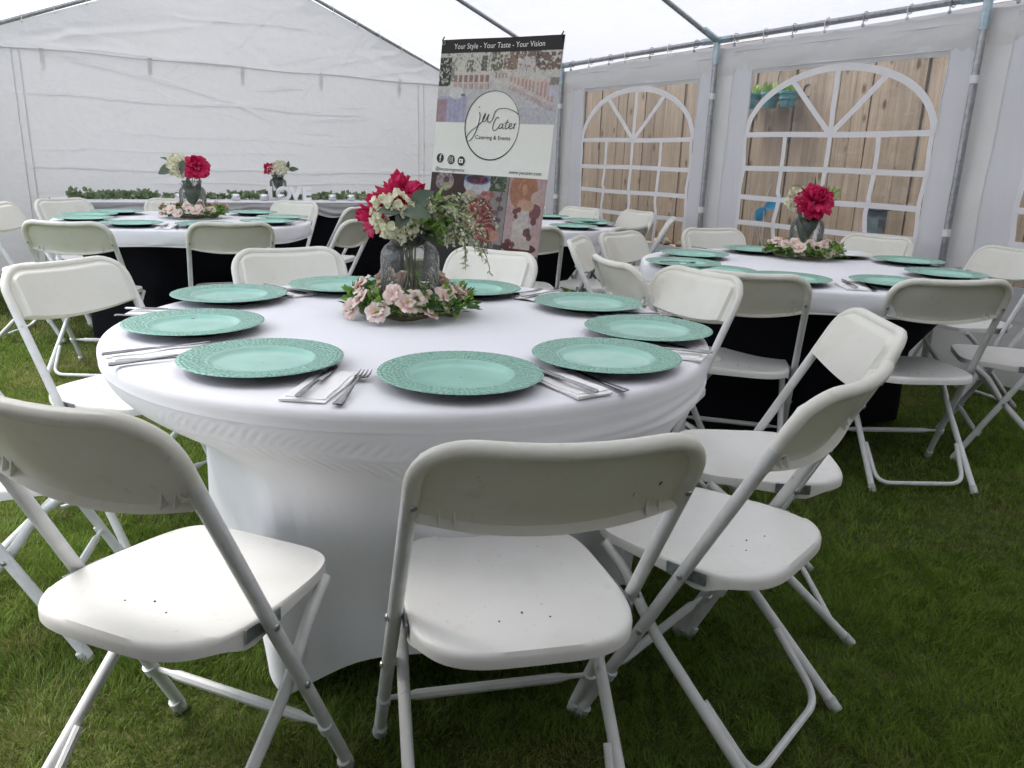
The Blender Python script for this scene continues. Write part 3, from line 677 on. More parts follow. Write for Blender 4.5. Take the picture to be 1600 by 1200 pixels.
    m.grid(pfront, nx, nt); m.grid(lambda u, v: panel(BK, 1 - u, v), nx, nt)
    m.grid(lambda u, v: panel(0, u, 0) + ND * ((FR if .03 < u < .97 else FR * .5) * (1 - v) + (-.014) * v) + UD * (-.003 * math.sin(v * 3.14)), nx, 5)     # lower lip
    m.grid(lambda u, v: panel(0, 1 - u, 0) + UD * .004 + ND * (BK * (1 - v) + (-.016) * v), nx, 3)
    bko = m.obj('backrest', M['backplastic'], c, sharp=50)
    if detail:
        for s in (-1, 1):       # stiffening ribs inside the back recess
            for xx in (.150, .172):
                q = MB(); x_ = s * xx; q.add([bk(x_, low(x_) + .003, .004), bk(x_, low(x_) + .003, -.014), bk(x_, .028, .004), bk(x_ + .003, low(x_) + .003, .004), bk(x_ + .003, low(x_) + .003, -.014), bk(x_ + .003, .028, .004)], [(0, 1, 2), (5, 4, 3), (0, 3, 4, 1), (1, 4, 5, 2), (2, 5, 3, 0)])
                q.obj('rib', M['backplastic'], bko, False)
    def rivet(p, axis, r_=.007):
        q = MB(); a_ = Vector(axis).normalized(); p = Vector(p); q.tube([p, p + a_ * .002, p + a_ * .0038], [r_, r_ * .9, r_ * .35], 8); q.obj('rivet', M['rivet'], c)
    if detail:
        t_ = .431 / .679
        for s in (-1, 1):
            rivet((s * (.216 + .0122), FF.y + (SLV.y - FF.y) * t_, .431), (s, 0, 0)); t2 = .278 / .679
            rivet((s * (.216 + .0122), FF.y + (SLV.y - FF.y) * t2, .278), (s, 0, 0)); rivet(tuple(bk(s * .210, .045, -.016)), tuple(-ND), .006)
            q = MB(); q.tube([(s * .19, .012, .278), (s * .216, .012, .278)], .006, 8); q.obj('pivot_pin', M['frame'], c)
    return c

near_proto = make_chair(True)
def place_chair(x, y, deg, label, tilt=(0, 0), first=[True]):
    o = near_proto if first[0] else copy_tree(near_proto); first[0] = False
    o.location = (x, y, tilt[2] if len(tilt) > 2 else 0); o.rotation_euler = (R(tilt[1]), R(-tilt[0]), R(deg)); tag(o, label, 'chair', 'white folding chairs'); return o
CH = {
 'F': (-.006, 1.285, 14.8, 'white folding chair at centre front, seen from behind, nearest the camera', (-1.2, 1.5, .006)),
 'E': (-.560, 1.225, -21.3, 'white folding chair at lower left, its backrest cut by the left photo edge', (.3, -3.0, .012)),
 'G': (.434, 1.541, 49.4, 'white folding chair at front right, turned towards the white table, seat fully showing', (-.3, -1.2)),
 'H': (.655, 1.998, 85.4, 'white folding chair right of the front table, overlapped by the front right chair back'),
 'I': (.438, 2.670, 121.5, 'white folding chair behind the front table right rear plates, facing left'),
 'B': (-.232, 3.024, 148.8, 'white folding chair behind the front table, just right of the big flower vase'),
 'A': (-.748, 2.843, 213.6, 'white folding chair behind the front table, left of the big flower vase'),
 'C': (-1.214, 2.396, 246.7, 'white folding chair left of the front table, facing right, cut by no other chair'),
 'D': (-1.19, 1.78, 283, 'white folding chair at the left edge, mostly hidden behind the lower left chair'),
 'J': (.92, 3.10, 345, 'white folding chair on the right table near side, back view, left of two'),
 'R2': (1.612, 3.065, -1.4, 'white folding chair on the right table near side, back view, right of two', (1.7, -1.0)),
 'K': (2.14, 3.33, 70, 'white folding chair at the right edge with only its seat and legs showing'),
 'L': (2.396, 4.142, 106.9, 'white folding chair beyond the right table, its back cut by the right edge'),
 'M': (1.976, 4.584, 131.8, 'white folding chair behind the right table, right of its crimson bouquet'),
 'N': (1.289, 4.650, 198.3, 'white folding chair behind the right table, left of its crimson bouquet'),
 'O': (.775, 4.21, 229.2, 'white folding chair at the right table left end, its wide front panel showing'),
 'P': (.639, 3.173, 288.1, 'white folding chair at the right table left end, back view, tilted outline'),
 'Q': (.565, 3.87, 254, 'narrow looking side turned white folding chair, left of two at the right table left end'),
 'S1': (.039, 4.855, 3.2, 'white folding chair seen from behind, half hidden by the printed banner'),
 'S2': (.346, 6.569, 134.4, 'white folding chair behind the far right table, beside the grey tent pole'),
 'S3': (.762, 6.426, 120.1, 'white folding chair behind the far right table, in front of the left window'),
 'S4': (.493, 5.051, 49.7, 'white folding chair at the far right table, back view, partly hidden by chairs'),
 'S5': (.855, 5.847, 79, 'white folding chair seen edge on below the left window'),
 'U1': (-2.968, 5.490, 247.5, 'white folding chair behind the far left table, left of the leafy garland'),
 'U2': (-2.979, 4.937, 273.4, 'white folding chair beside the far left table, cut by the left edge'),
 'U3': (-2.255, 4.173, 1.5, 'white folding chair with olive shaded back, near side of the far left table'),
 'U4': (-1.626, 4.419, 24.8, 'white folding chair seen from behind, middle of the far left table near side'),
 'U5': (-1.837, 5.975, 157.8, 'white folding chair in front of the white letters, behind the far left table'),
 'U6': (-1.456, 5.901, 81.0, 'white folding chair turned left, upper of two right of the far left table'),
 'U7': (-1.198, 4.794, 74.3, 'white folding chair seen from behind, lower of two beside the pink flowers'),
 'U8': (-2.480, 5.807, 207.4, 'white folding chair hidden behind the far left table vase, one corner showing')}
placed = {k: place_chair(v[0], v[1], v[2], v[3], v[4] if len(v) > 4 else (0, 0)) for k, v in CH.items()}
for k in 'FG':          # dark scuff marks on two backrests
    bko_ = [c_ for c_ in placed[k].children if c_.name.split('.')[0] == 'backrest'][0]
    for (sx, st, sw, sl) in ((.160, .064, .0024, .0050), (.118, .05, .0007, .0060)):
        m = MB(); m.add([bk(sx + math.cos(a_) * sw * (1 + .4 * math.sin(a_ * 3)), st + math.sin(a_) * sl * (1 + .3 * math.cos(a_ * 5)), .0004) for a_ in np.linspace(0, 2 * math.pi, 13)[:-1]], [tuple(range(11, -1, -1))]); m.obj('scuff', M['scuff'], bko_, False)

# ------------------------------------------------------------------ round tables
T1c, T2c, T3c, T4c = (-.258, 2.042), (-2.096, 5.018), (1.348, 3.627), (-.046, 5.724)
TR, TZ = .762, .760
FEET = (R(-112), R(-2), R(68), R(178))
def foot_shape(th, rf=.63, rc=.455):
    """horizontal radius of the stretched cover at ground level: taut straight edges between four feet"""
    for k in range(4):
        a0, a1 = FEET[k], FEET[(k + 1) % 4]
        if a1 < a0: a1 += 2 * math.pi
        t = th
        while t < a0: t += 2 * math.pi
        while t >= a0 + 2 * math.pi: t -= 2 * math.pi
        if t <= a1:
            h = (a1 - a0) / 2; mid = (a0 + a1) / 2
            line = rf * math.cos(h) / math.cos(t - mid); q = abs(t - mid) / h
            return line * (1 - .05 * (1 - q * q)) * (1 - .06 * max(0, (q - .85) / .15) ** 2), q
    return rf, 1
def cover(zt, zb, hem, n=200, rows=50, ribs=False):
    """stretch cover: r(theta, z) from the table edge down to four feet"""
    th1 = np.arange(n) * 2 * np.pi / n; fs_ = np.array([foot_shape(t) for t in th1]); fr, q = fs_[:, 0], fs_[:, 1]
    V = np.linspace(0, 1, rows + 1)[:, None] ** (1.25 if ribs else 1.0)
    zbot = zb + hem * (1 - q ** 2.2); z = zt + (zbot[None] - zt) * V; th = np.broadcast_to(th1[None], z.shape); dz = zt - z
    top = TR - (.0005 if ribs else .012); sm = np.clip((dz - .08) / .5, 0, 1); sm = sm * sm * (3 - 2 * sm); frr = .60 + (fr[None] - .60) * (.15 + .85 * sm); tight = frr * (.95 + .05 * np.minimum(1, dz / .6))
    if ribs: k_ = np.maximum(0, (1 / (1 + np.exp(-(dz - .108) / .030)) - .0266) / .9734)      # funnels in under the rim, then taut to the feet
    else: k_ = 1 - np.exp(-dz / .105)
    r = top + (tight - top) * k_
    if ribs:        # fuller, almost conical on the front and right where the cloth is less tight
        wl = np.clip((np.cos(th - 3.25) + .25) / 1.1, 0, 1); wl = wl * wl * (3 - 2 * wl)
        sdz = dz / np.maximum(1e-6, zt - zbot[None]); fb = np.maximum(fr, .56)[None] * 1.04
        cone = top + (fb - top) * np.clip(.16 * sdz + .84 * (1 - np.exp(-np.maximum(0, sdz - .10) * 3.2)) / (1 - math.exp(-2.9)), 0, 1)
        r = wl * r + (1 - wl) * cone
        c1 = np.exp(-((((th + 1.72 + np.pi) % (2 * np.pi)) - np.pi) / .42) ** 4); mid = .080 + .030 * np.sin(th * 2.3 + .9)
        up_ = dz - mid; w1 = np.exp(-((up_ + .020) / .016) ** 2); w2 = np.exp(-((up_ - .030) / .026) ** 2)
        r = r + c1 * ((.0013 * np.sin(th * 215 + dz * 330 + 2 * vnoise(th * 9, dz * 20, 5)) * w1 + .0019 * np.sin(th * 190 - dz * 260 + 3 * vnoise(th * 7, dz * 20, 6)) * w2) * (.6 + .5 * vnoise(th * 5, dz * 12, 8)) + .0020 * np.exp(-(up_ / .005) ** 2) - .0015 * np.exp(-((up_ - .062) / .004) ** 2))
        c2 = np.clip(np.cos(th - .25), 0, 1) ** .7
        r = r + c2 * (.0042 * np.sin(dz * 210 + th * 6 + 2 * vnoise(th * 4, dz * 6, 3)) * np.exp(-((dz - .075) / .045) ** 2) + .0030 * np.sin(th * 120 + dz * 90) * np.exp(-((dz - .19) / .05) ** 2))
        r = r + .003 * vnoise(th * 6, z * 5, 70) * np.minimum(1, dz / .1) + .0004 * vnoise(th * 40, z * 30, 71) * np.minimum(1, dz / .1)
    P_ = np.stack([r * np.cos(th), r * np.sin(th), z], -1).reshape(-1, 3); idx = np.arange(n * (rows + 1)).reshape(rows + 1, n); nx_ = np.roll(idx, -1, 1)
    return np_mesh('cover_skirt', P_, np.c_[idx[:-1].ravel(), nx_[:-1].ravel(), nx_[1:].ravel(), idx[1:].ravel()], M['cloth'] if ribs else M['black'])
def top_cap(drop, n=200, lip=True):
    """cloth over the table top with a rounded edge and a short skirt"""
    m = MB()
    prof = [(.0005, TZ), (.2, TZ), (.45, TZ), (.65, TZ), (.735, TZ), (.750, TZ - .0012), (.758, TZ - .005), (TR, TZ - .012), (TR + .001, TZ - .012 - (drop - .012) * .3), (TR, TZ - .012 - (drop - .012) * .6), (TR - .003 * (drop > .06), TZ - .012 - (drop - .012) * .85), (TR - .012 * (drop > .06), TZ - drop)]
    k0 = len(prof)
    vs = []
    for i, (r, z) in enumerate(prof):
        for k in range(n):
            a = 2 * math.pi * k / n
            w = (1 if i > 7 else 0) * (.0022 * math.sin(a * 11 + i) + .0016 * math.sin(a * 23 + i * 2)); zw = (.004 * math.sin(a * 9) if i == k0 - 1 and drop > .06 else 0); w = w * (drop > .06)
            vs.append(((r + w) * math.cos(a), (r + w) * math.sin(a), z + zw))
    fs = [(i * n + k, i * n + (k + 1) % n, (i + 1) * n + (k + 1) % n, (i + 1) * n + k) for i in range(k0 - 1) for k in range(n)]
    m.add(vs, fs); return m
def table_core(t, rot=0):
    m = MB(); m.lathe([(.001, .745), (.735, .745), (.745, .735), (.745, .715), (.735, .705), (.001, .705)], 48); m.obj('table_top', M['core'], t)
    for a in FEET:
        m = MB(); m.tube([(.42 * math.cos(a), .42 * math.sin(a), .705), (.56 * math.cos(a), .56 * math.sin(a), .02)], .014, 8); m.obj('leg', M['core'], t)
M['core'] = prin('table_core', (.5, .5, .48), .6)
# front table: all white stretch cover
t1 = empty('round_table', (T1c[0], T1c[1], 0)); tag(t1, 'round folding table under the front white stretch cover', 'table'); table_core(t1)
tc = empty('table_cover', (T1c[0], T1c[1], 0)); tag(tc, 'white stretch cover on the front round table, gathered at its feet', 'tablecloth')
top_cap(.040).obj('cover_top', M['cloth'], tc)
link('cover_skirt', cover(TZ - .035, .012, .15, 1500, 120, True), tc)
for (c_, nm, rt) in ((T2c, 'far left', .5), (T3c, 'right', .2), (T4c, 'far right', .9)):
    t = empty('round_table', (c_[0], c_[1], 0), rt); tag(t, 'round folding table under the black cover of the %s place setting' % nm, 'table'); table_core(t)
    b_ = empty('table_cover', (c_[0], c_[1], 0), rt); tag(b_, 'black stretch cover hanging to the grass on the %s round table' % nm, 'tablecloth', 'black table covers')
    link('cover_skirt', cover(TZ - .02, .012, .05), b_)
    w_ = empty('table_topper', (c_[0], c_[1], .002), rt); tag(w_, 'white fitted topper on the black covered %s round table' % nm, 'tablecloth', 'white table toppers')
    top_cap(.092).obj('topper_cloth', M['cloth'], w_)
    m = MB(); m.tube([((TR - .008) * math.cos(a), (TR - .008) * math.sin(a), TZ - .092 + .004 * math.sin(a * 9)) for a in np.linspace(0, 2 * math.pi, 121)], .0035, 6, cap=False); m.obj('topper_hem', M['cloth'], w_)

# ------------------------------------------------------------------ charger plates
def plate_mat():
    m, t, o = nodes('mint_charger')
    p = N(t, 'ShaderNodeBsdfPrincipled'); p.inputs['Roughness'].default_value = .2; p.inputs['Specular IOR Level'].default_value = .6
    tc_ = N(t, 'ShaderNodeTexCoord'); sp = N(t, 'ShaderNodeSeparateXYZ'); t.links.new(tc_.outputs['Object'], sp.inputs[0])
    at = N(t, 'ShaderNodeMath', operation='ARCTAN2'); t.links.new(sp.outputs[1], at.inputs[0]); t.links.new(sp.outputs[0], at.inputs[1])
    ln = N(t, 'ShaderNodeVectorMath', operation='LENGTH'); cb0 = N(t, 'ShaderNodeCombineXYZ'); t.links.new(sp.outputs[0], cb0.inputs[0]); t.links.new(sp.outputs[1], cb0.inputs[1]); t.links.new(cb0.outputs[0], ln.inputs[0])
    ua = N(t, 'ShaderNodeMath', operation='MULTIPLY'); ua.inputs[1].default_value = 17.0; t.links.new(at.outputs[0], ua.inputs[0])
    ur = N(t, 'ShaderNodeMath', operation='MULTIPLY'); ur.inputs[1].default_value = 115.0; t.links.new(ln.outputs[1], ur.inputs[0])
    cb = N(t, 'ShaderNodeCombineXYZ'); t.links.new(ua.outputs[0], cb.inputs[0]); t.links.new(ur.outputs[0], cb.inputs[1])
    vo = N(t, 'ShaderNodeTexVoronoi'); vo.inputs['Scale'].default_value = 1.0; vo.inputs['Randomness'].default_value = .55; t.links.new(cb.outputs[0], vo.inputs['Vector'])
    rim = N(t, 'ShaderNodeMapRange'); rim.inputs['From Min'].default_value = .105; rim.inputs['From Max'].default_value = .112; t.links.new(ln.outputs[1], rim.inputs['Value'])
    hm = N(t, 'ShaderNodeMath', operation='MULTIPLY'); t.links.new(vo.outputs['Distance'], hm.inputs[0]); t.links.new(rim.outputs[0], hm.inputs[1])
    bp = N(t, 'ShaderNodeBump', invert=True); bp.inputs['Strength'].default_value = 1.0; bp.inputs['Distance'].default_value = .006; t.links.new(hm.outputs[0], bp.inputs['Height']); t.links.new(bp.outputs[0], p.inputs['Normal'])
    rp = N(t, 'ShaderNodeValToRGB'); rp.color_ramp.elements[0].position = .42; rp.color_ramp.elements[1].position = .85; rp.color_ramp.elements[0].color = (.235, .47, .375, 1); rp.color_ramp.elements[1].color = (.155, .350, .280, 1)
    t.links.new(hm.outputs[0], rp.inputs[0])
    cl = noise_col(t, (.25, .49, .405), (.29, .53, .44), 14)
    mx = N(t, 'ShaderNodeMixRGB'); t.links.new(rim.outputs[0], mx.inputs[0]); t.links.new(cl, mx.inputs[1]); t.links.new(rp.outputs[0], mx.inputs[2])
    t.links.new(mx.outputs[0], p.inputs['Base Color']); t.links.new(p.outputs[0], o.inputs[0]); return m
M['mint'] = plate_mat(); M['under'] = prin('dark_plate_underside', (.012, .016, .018), .5)
M['whiteplate'] = prin('white_plate', (.72, .74, .74), .35)
def plate_mesh(top):
    n = 128
    def ring(r, z, sc=0): return [(r * (1 + sc * math.cos(64 * 2 * math.pi * k / n)) * math.cos(2 * math.pi * k / n), r * (1 + sc * math.cos(64 * 2 * math.pi * k / n)) * math.sin(2 * math.pi * k / n), z) for k in range(n)]
    up_ = [ring(.002, .006), ring(.06, .006), ring(.092, .0065), ring(.099, .009), ring(.104, .0145), ring(.1075, .0168), ring(.112, .0172), ring(.135, .0195), ring(.158, .0215), ring(.1635, .0212, .004)]
    dn = [ring(.1650, .0198, .004), ring(.160, .0178), ring(.135, .0155), ring(.110, .0125), ring(.100, .003), ring(.096, .0), ring(.002, .0)]
    b = MB(); d = MB()
    for mb, rs in ((b, up_ + dn[:1]), (d, dn)):
        mb.add([v for r_ in rs for v in r_], [(i * n + k, i * n + (k + 1) % n, (i + 1) * n + (k + 1) % n, (i + 1) * n + k) for i in range(len(rs) - 1) for k in range(n)])
    return b.mesh('plate_face', top, True, None), d.mesh('plate_underside', M['under'], True, None)
PF, PU = plate_mesh(M['mint']); WF, WU = plate_mesh(M['whiteplate'])
def plate(x, y, label, white=False, z=TZ + .003):
    o = empty('charger_plate', (x, y, z), rng.uniform(0, 6)); tag(o, label, 'plate', None if white else 'mint charger plates')
    link('plate_face', WF if white else PF, o); link('plate_underside', WU if white else PU, o); return o
P1 = [(-.845, 2.286, 'at the front table left rear, beyond two nearer plates'), (-.784, 1.870, 'at the front table far left, by its edge'), (-.516, 1.551, 'at the front table front left, beside the nearest plate'),
      (-.102, 1.489, 'nearest the camera on the front table'), (.206, 1.675, 'at the front table front right, beside the nearest plate'), (.348, 1.991, 'at the front table far right, by its edge'),
      (.224, 2.357, 'at the front table right rear, beside a chair back'), (-.146, 2.555, 'behind the front wreath, on its right'), (-.571, 2.532, 'behind the front wreath, on its left')]
for x, y, s in P1: plate(x, y, 'mint green charger plate ' + s)
def ringp(c, deg, r=.585): return (c[0] + r * math.cos(R(deg)), c[1] + r * math.sin(R(deg)))
for deg, s in ((-142, 'at the far left table front left'), (-172, 'at the left end of the far left table'), (159, 'at the left rear of the far left table'), (-97, 'at the middle of the far left table near side'),
               (-58, 'right below the far left table wreath'), (65, 'at the right rear of the far left table'), (21, 'at the right end of the far left table, behind another plate'), (-16, 'at the far left table right end, nearest there')):
    plate(*ringp(T2c, deg), 'mint green charger plate ' + s, z=TZ + .005)
for x, y, s in ((.735, 3.46, 'at the left end of the right table, nearer of two'), (.868, 3.841, 'at the left end of the right table, farther of two'), (1.256, 4.162, 'behind the right table wreath, on its left'),
                (1.93, 3.87, 'at the right rear of the right table, by the tent pole'), (1.862, 3.395, 'at the right end of the right table'), (1.483, 3.063, 'on the right table near side, right of the napkin'), (1.07, 3.07, 'on the right table near side, left of the napkin'), (.83, 3.22, 'on the right table, mostly hidden behind a chair top')):
    plate(x, y, 'mint green charger plate ' + s, z=TZ + .005)
plate(1.68, 4.12, 'white looking charger plate behind the right table bouquet', True, z=TZ + .005)
for deg, s in ((61, 'rear of the far right table, beside the banner edge'), (20, 'at the right rear of the far right table'), (-4, 'at the right end of the far right table'), (-44, 'near side of the far right table, right of the banner')):
    plate(*ringp(T4c, deg), 'mint green charger plate ' + s, z=TZ + .005)

# ------------------------------------------------------------------ napkins and cutlery
def napkin_mesh(k):
    m = MB(); r_ = np.random.default_rng(90 + k); L, Wd = .20, .085
    for lay in range(2):
        z0 = .0006 + lay * .0022; sh = lay * .006; sk = r_.normal(0, .004)
        def top(u, v): return ((u - .5) * (Wd - lay * .010) + sh * .4 + sk * v, (v - .5) * (L - lay * .012) + sh, z0 + .0024 + .0014 * math.sin(u * 5 + v * 4 + k + lay) + .0012 * math.sin(v * 11 + k))
        m.grid(top, 6, 12)
        m.grid(lambda u, v: (top(u, 0)[0], top(u, 0)[1], top(u, 0)[2] * v), 6, 1); m.grid(lambda u, v: (top(1, u)[0], top(1, u)[1], top(1, u)[2] * v), 12, 1)
        m.grid(lambda u, v: (top(1 - u, 1)[0], top(1 - u, 1)[1], top(1 - u, 1)[2] * v), 6, 1); m.grid(lambda u, v: (top(0, 1 - u)[0], top(0, 1 - u)[1], top(0, 1 - u)[2] * v), 12, 1)
    return m.mesh('napkin', M['napkin'], True, 50)
NAP = [napkin_mesh(k) for k in range(3)]
def knife_meshes():
    h = MB(); h.tube([(0, -.11, .004), (0, -.105, .0045), (0, -.06, .005), (0, -.01, .0045), (0, .0, .004)], [.003, .0065, .0062, .0048, .004], 8)
    h.v = [(x, y, .0045 + (z - .0045) * .55) for x, y, z in h.v]
    b = MB(); b.grid(lambda u, v: ((u - .45) * .017 * (1 - max(0, v - .75) ** 2 * 12) , v * .115, .0042 + .0008 * math.sin(u * 3.14)), 3, 10); b.grid(lambda u, v: ((.55 - u) * .017 * (1 - max(0, v - .75) ** 2 * 12), v * .115, .0034), 3, 10)
    return h.mesh('handle', M['cutlery'], True, 60), b.mesh('blade', M['cutlery'], True, 60)
def fork_meshes():
    h = MB()
    def hd(u, v):
        y = -.11 + .155 * v; w = .0105 * (1 - v) ** 1.5 + .0032; return ((u - .5) * w * 1.4, y, .004 + .010 * v * v * .6 + .001 * math.sin(u * 3.14))
    h.grid(hd, 4, 16); h.grid(lambda u, v: tuple(Vector(hd(1 - u, v)) - Vector((0, 0, .0022))), 4, 16)
    t = MB()
    def base(u, v): return ((u - .5) * (.007 + .021 * min(1, v * 1.8)), .045 + .028 * v, .010 + .0 * v - .004 * v)
    t.grid(base, 4, 6); t.grid(lambda u, v: tuple(Vector(base(1 - u, v)) - Vector((0, 0, .0018))), 4, 6)
    for k in range(4):
        x0 = -.0120 + k * .0080; t.tube([(x0, .071, .0055), (x0, .09, .0045), (x0 * .95, .112, .0085)], [.0021, .0019, .0009], 6)
    return h.mesh('handle', M['cutlery'], True, 60), t.mesh('fork_head', M['cutlery'], True, 60)
KH, KB = knife_meshes(); FH, FHd = fork_meshes()
def setting(x, y, deg, where, k, with_napkin=True, fork_off=.064, z=TZ + .003):
    """napkin with a knife on it and a fork beside it; deg = direction the tines point"""
    r_ = R(deg - 90); ux, uy = math.cos(r_), math.sin(r_)
    o = link('napkin', NAP[k % 3], None, (x, y, z - .001), (0, 0, r_ + rng.normal(0, .04))); tag(o, 'folded white napkin ' + where, 'napkin', 'folded white napkins')
    kn = empty('knife', (x - ux * .006, y - uy * .006, z + .0075), r_ + rng.normal(0, .05)); tag(kn, 'steel table knife on the napkin ' + where, 'knife', 'steel table knives'); link('handle', KH, kn); link('blade', KB, kn)
    fo = empty('fork', (x + ux * fork_off, y + uy * fork_off, z + .0005), r_ + rng.normal(0, .08)); tag(fo, 'steel fork beside the napkin ' + where, 'fork', 'steel table forks'); link('handle', FH, fo); link('fork_head', FHd, fo)
def ring_set(c, mid, r=.60): return (c[0] + r * math.cos(R(mid)), c[1] + r * math.sin(R(mid)), mid + 180)
for k, (mid, s, r_) in enumerate(((-99.5, 'left of the nearest plate', .635), (-56.5, 'right of the nearest plate', .655), (-22, 'between the two right hand plates', .66), (14, 'between the right rear plates', .62), (55, 'right of the wreath', .60), (140, 'between the two left rear plates', .60 if 0 else .62), (-180, 'behind the far left plate', .67), (-140, 'between the two front left plates', .66))):
    x, y, dg = ring_set(T1c, mid, r_); setting(x, y, dg, s + ' of the front table', k)
for k, (mid, s) in enumerate(((-95, 'on the right table near side'), (-170, 'at the right table left end'), (125, 'at the right table left rear'), (2, 'at the right table right end'))):
    x, y, dg = ring_set(T3c, mid, .62); setting(x, y, dg, s, k + 1, z=TZ + .005)
for k, (mid, s) in enumerate(((-78, 'on the far left table near side'), (-120, 'on the far left table, left front'), (3, 'at the far left table right end'))):
    x, y, dg = ring_set(T2c, mid, .62); setting(x, y, dg, s, k, z=TZ + .005)

# ------------------------------------------------------------------ flowers
def basis(d):
    d = Vector(d).normalized(); a = Vector((0, 0, 1)) if abs(d.z) < .9 else Vector((1, 0, 0)); x = d.cross(a).normalized(); return x, d.cross(x).normalized(), d
def petal(mb, root, d, out, L, Wd, cup=.3, ruffle=0.0, nu=4, nv=4, mi=0, point=False):
    """petal growing from root along d, leaning to 'out'"""
    d = Vector(d).normalized(); o = Vector(out); o = (o - d * o.dot(d)); o = o.normalized() if o.length > 1e-6 else basis(d)[0]; s = d.cross(o)
    ph = random.random() * 6
    def fn(u, v):
        w = Wd * (math.sin(math.pi * min(.999, .10 + .90 * v)) ** .75 if point else math.sin(math.pi * (.12 + .80 * v)) ** .8) * (u - .5)
        return Vector(root) + d * (L * v * (1 - .25 * v * cup)) + s * w + o * (L * cup * v * v + ruffle * math.sin(u * 9 + v * 5 + ph) * v - .25 * Wd * ((u - .5) * 2) ** 2 * -.5)
    mb.grid(fn, nu, nv, mi)
def peony(c, d, r, parent, mat='crimson', n=46, seed=1, point=False):
    random.seed(seed); m = MB(); X, Y, D = basis(d); ga = 2.39996
    for k in range(n):
        q = k / n; an = k * ga; tilt = R(8 + 92 * q ** .8 + random.uniform(-8, 8)); rad = X * math.cos(an) + Y * math.sin(an)
        dirv = D * math.cos(tilt) + rad * math.sin(tilt)
        petal(m, Vector(c) + dirv * r * .18, dirv, rad if q > .25 else -rad, r * random.uniform(.70, 1.0), r * (random.uniform(.36, .52) if point else random.uniform(.5, .8)), random.uniform(.1, .35) if q > .3 else .15, r * (.05 if point else .09), 5, 6, 0, point)
    return m.obj('peony', M[mat], parent, True)
def hydrangea(c, d, r, parent, n=75, seed=2, mat='cream'):
    random.seed(seed); m = MB(); X, Y, D = basis(d)
    n = int(n * 1.7)
    for k in range(n):
        z = 1 - 1.7 * (k + .5) / n; rho = math.sqrt(max(0, 1 - z * z)); an = k * 2.39996 + random.uniform(-.25, .25)
        dv = (X * math.cos(an) * rho + Y * math.sin(an) * rho + D * z); dv = (dv + Vector((random.gauss(0, .10), random.gauss(0, .10), random.gauss(0, .10)))).normalized()
        lump = 1 + .10 * math.sin(an * 3.0) * math.cos(z * 5)
        p = Vector(c) + dv * r * random.uniform(.72, 1.0) * lump; fd = (dv + Vector((random.gauss(0, .35), random.gauss(0, .35), random.gauss(0, .35)))).normalized(); a, b, _ = basis(fd); tw = random.random() * 2; sz = random.uniform(.75, 1.15)
        for q in range(4):
            an2 = tw + q * math.pi / 2 + random.uniform(-.2, .2); rad = a * math.cos(an2) + b * math.sin(an2)
            petal(m, p, (rad + fd * random.uniform(.25, .8)).normalized(), fd, r * .25 * sz, r * .25 * sz, random.uniform(.0, .35), r * .03, 3, 3)
    m2 = MB(); return m.obj('hydrangea', M[mat], parent, True)
def leaf(mb, root, d, nrm, L, Wd, fold=.25, mi=0, droop=.15):
    d = Vector(d).normalized(); n_ = Vector(nrm); n_ = n_ - d * n_.dot(d); n_ = n_.normalized() if n_.length > 1e-5 else basis(d)[0]; s = d.cross(n_)
    def fn(u, v):
        w = Wd * (math.sin(math.pi * v ** .75) ** .9 if 0 < v < 1 else 0) * (u - .5)
        return Vector(root) + d * L * v + s * w + n_ * (fold * abs(w) - droop * L * v * v)
    mb.grid(fn, 4, 6, mi)
def sprig(mb, p0, d, L, droop, nb, r_, size=.006):
    """arching twig with small pale buds"""
    p = Vector(p0); d = Vector(d).normalized(); pts = [p.copy()]
    st = L / 10
    for k in range(10):
        d = (d + Vector((random.uniform(-.12, .12), random.uniform(-.12, .12), -droop * (k + 1) / 10))).normalized(); p = p + d * st; pts.append(p.copy())
    mb.tube(pts, [.0018 - .0010 * k / 10 for k in range(11)], 5, mi=1)
    for k in range(nb):
        t = random.uniform(.12, 1); i = min(9, int(t * 10)); q = pts[i].lerp(pts[i + 1], t * 10 - i)
        v = Vector((random.uniform(-1, 1), random.uniform(-1, 1), random.uniform(-.9, .7))).normalized(); s = size * random.uniform(.7, 1.4)
        a, b, _ = basis(v)
        mb.add([q, q + v * s + a * s * .45, q + v * s * 2.1, q + v * s - a * s * .45, q + v * s + b * s * .45, q + v * s - b * s * .45], [(0, 1, 2, 3), (0, 4, 2, 5)], 0)
def vase(x, y, label, s=1.0, z=TZ + .002):
    o = empty('glass_vase', (x, y, z)); tag(o, label, 'vase', 'bubble glass jar vases'); o.scale = (s, s, s)
    pr = [(.0005, .004), (.06, .003), (.074, .006), (.080, .016), (.081, .03), (.081, .155), (.079, .172), (.070, .188), (.057, .197), (.053, .203), (.053, .216), (.060, .222), (.061, .229), (.056, .232)]
    m = MB(); m.lathe(pr, 48); m.obj('jar_wall', M['glass'], o)
    m = MB(); m.tube([(.0585 * math.cos(a), .0585 * math.sin(a), .229) for a in np.linspace(0, 2 * math.pi, 41)], .0032, 8, cap=False); m.obj('rim', M['glass'], o)
    m = MB(); m.lathe([(.0005, .004), (.055, .004), (.072, .008), (.076, .016), (.03, .012), (.0005, .012)], 40); m.obj('jar_base', M['glass'], o); return o
def stems(o, tips, mat='stem'):
    for k, (tx, ty, tz) in enumerate(tips):
        m = MB(); b = Vector((random.uniform(-.03, .03) - tx * .3, random.uniform(-.02, .02) - ty * .3, .010)); neck = Vector((tx * .30, ty * .30, .19))
        m.tube([b, b.lerp(neck, .5) + Vector((.003, 0, 0)), neck, Vector((tx, ty, tz))], .0026, 6); m.obj('stem', M[mat], o)
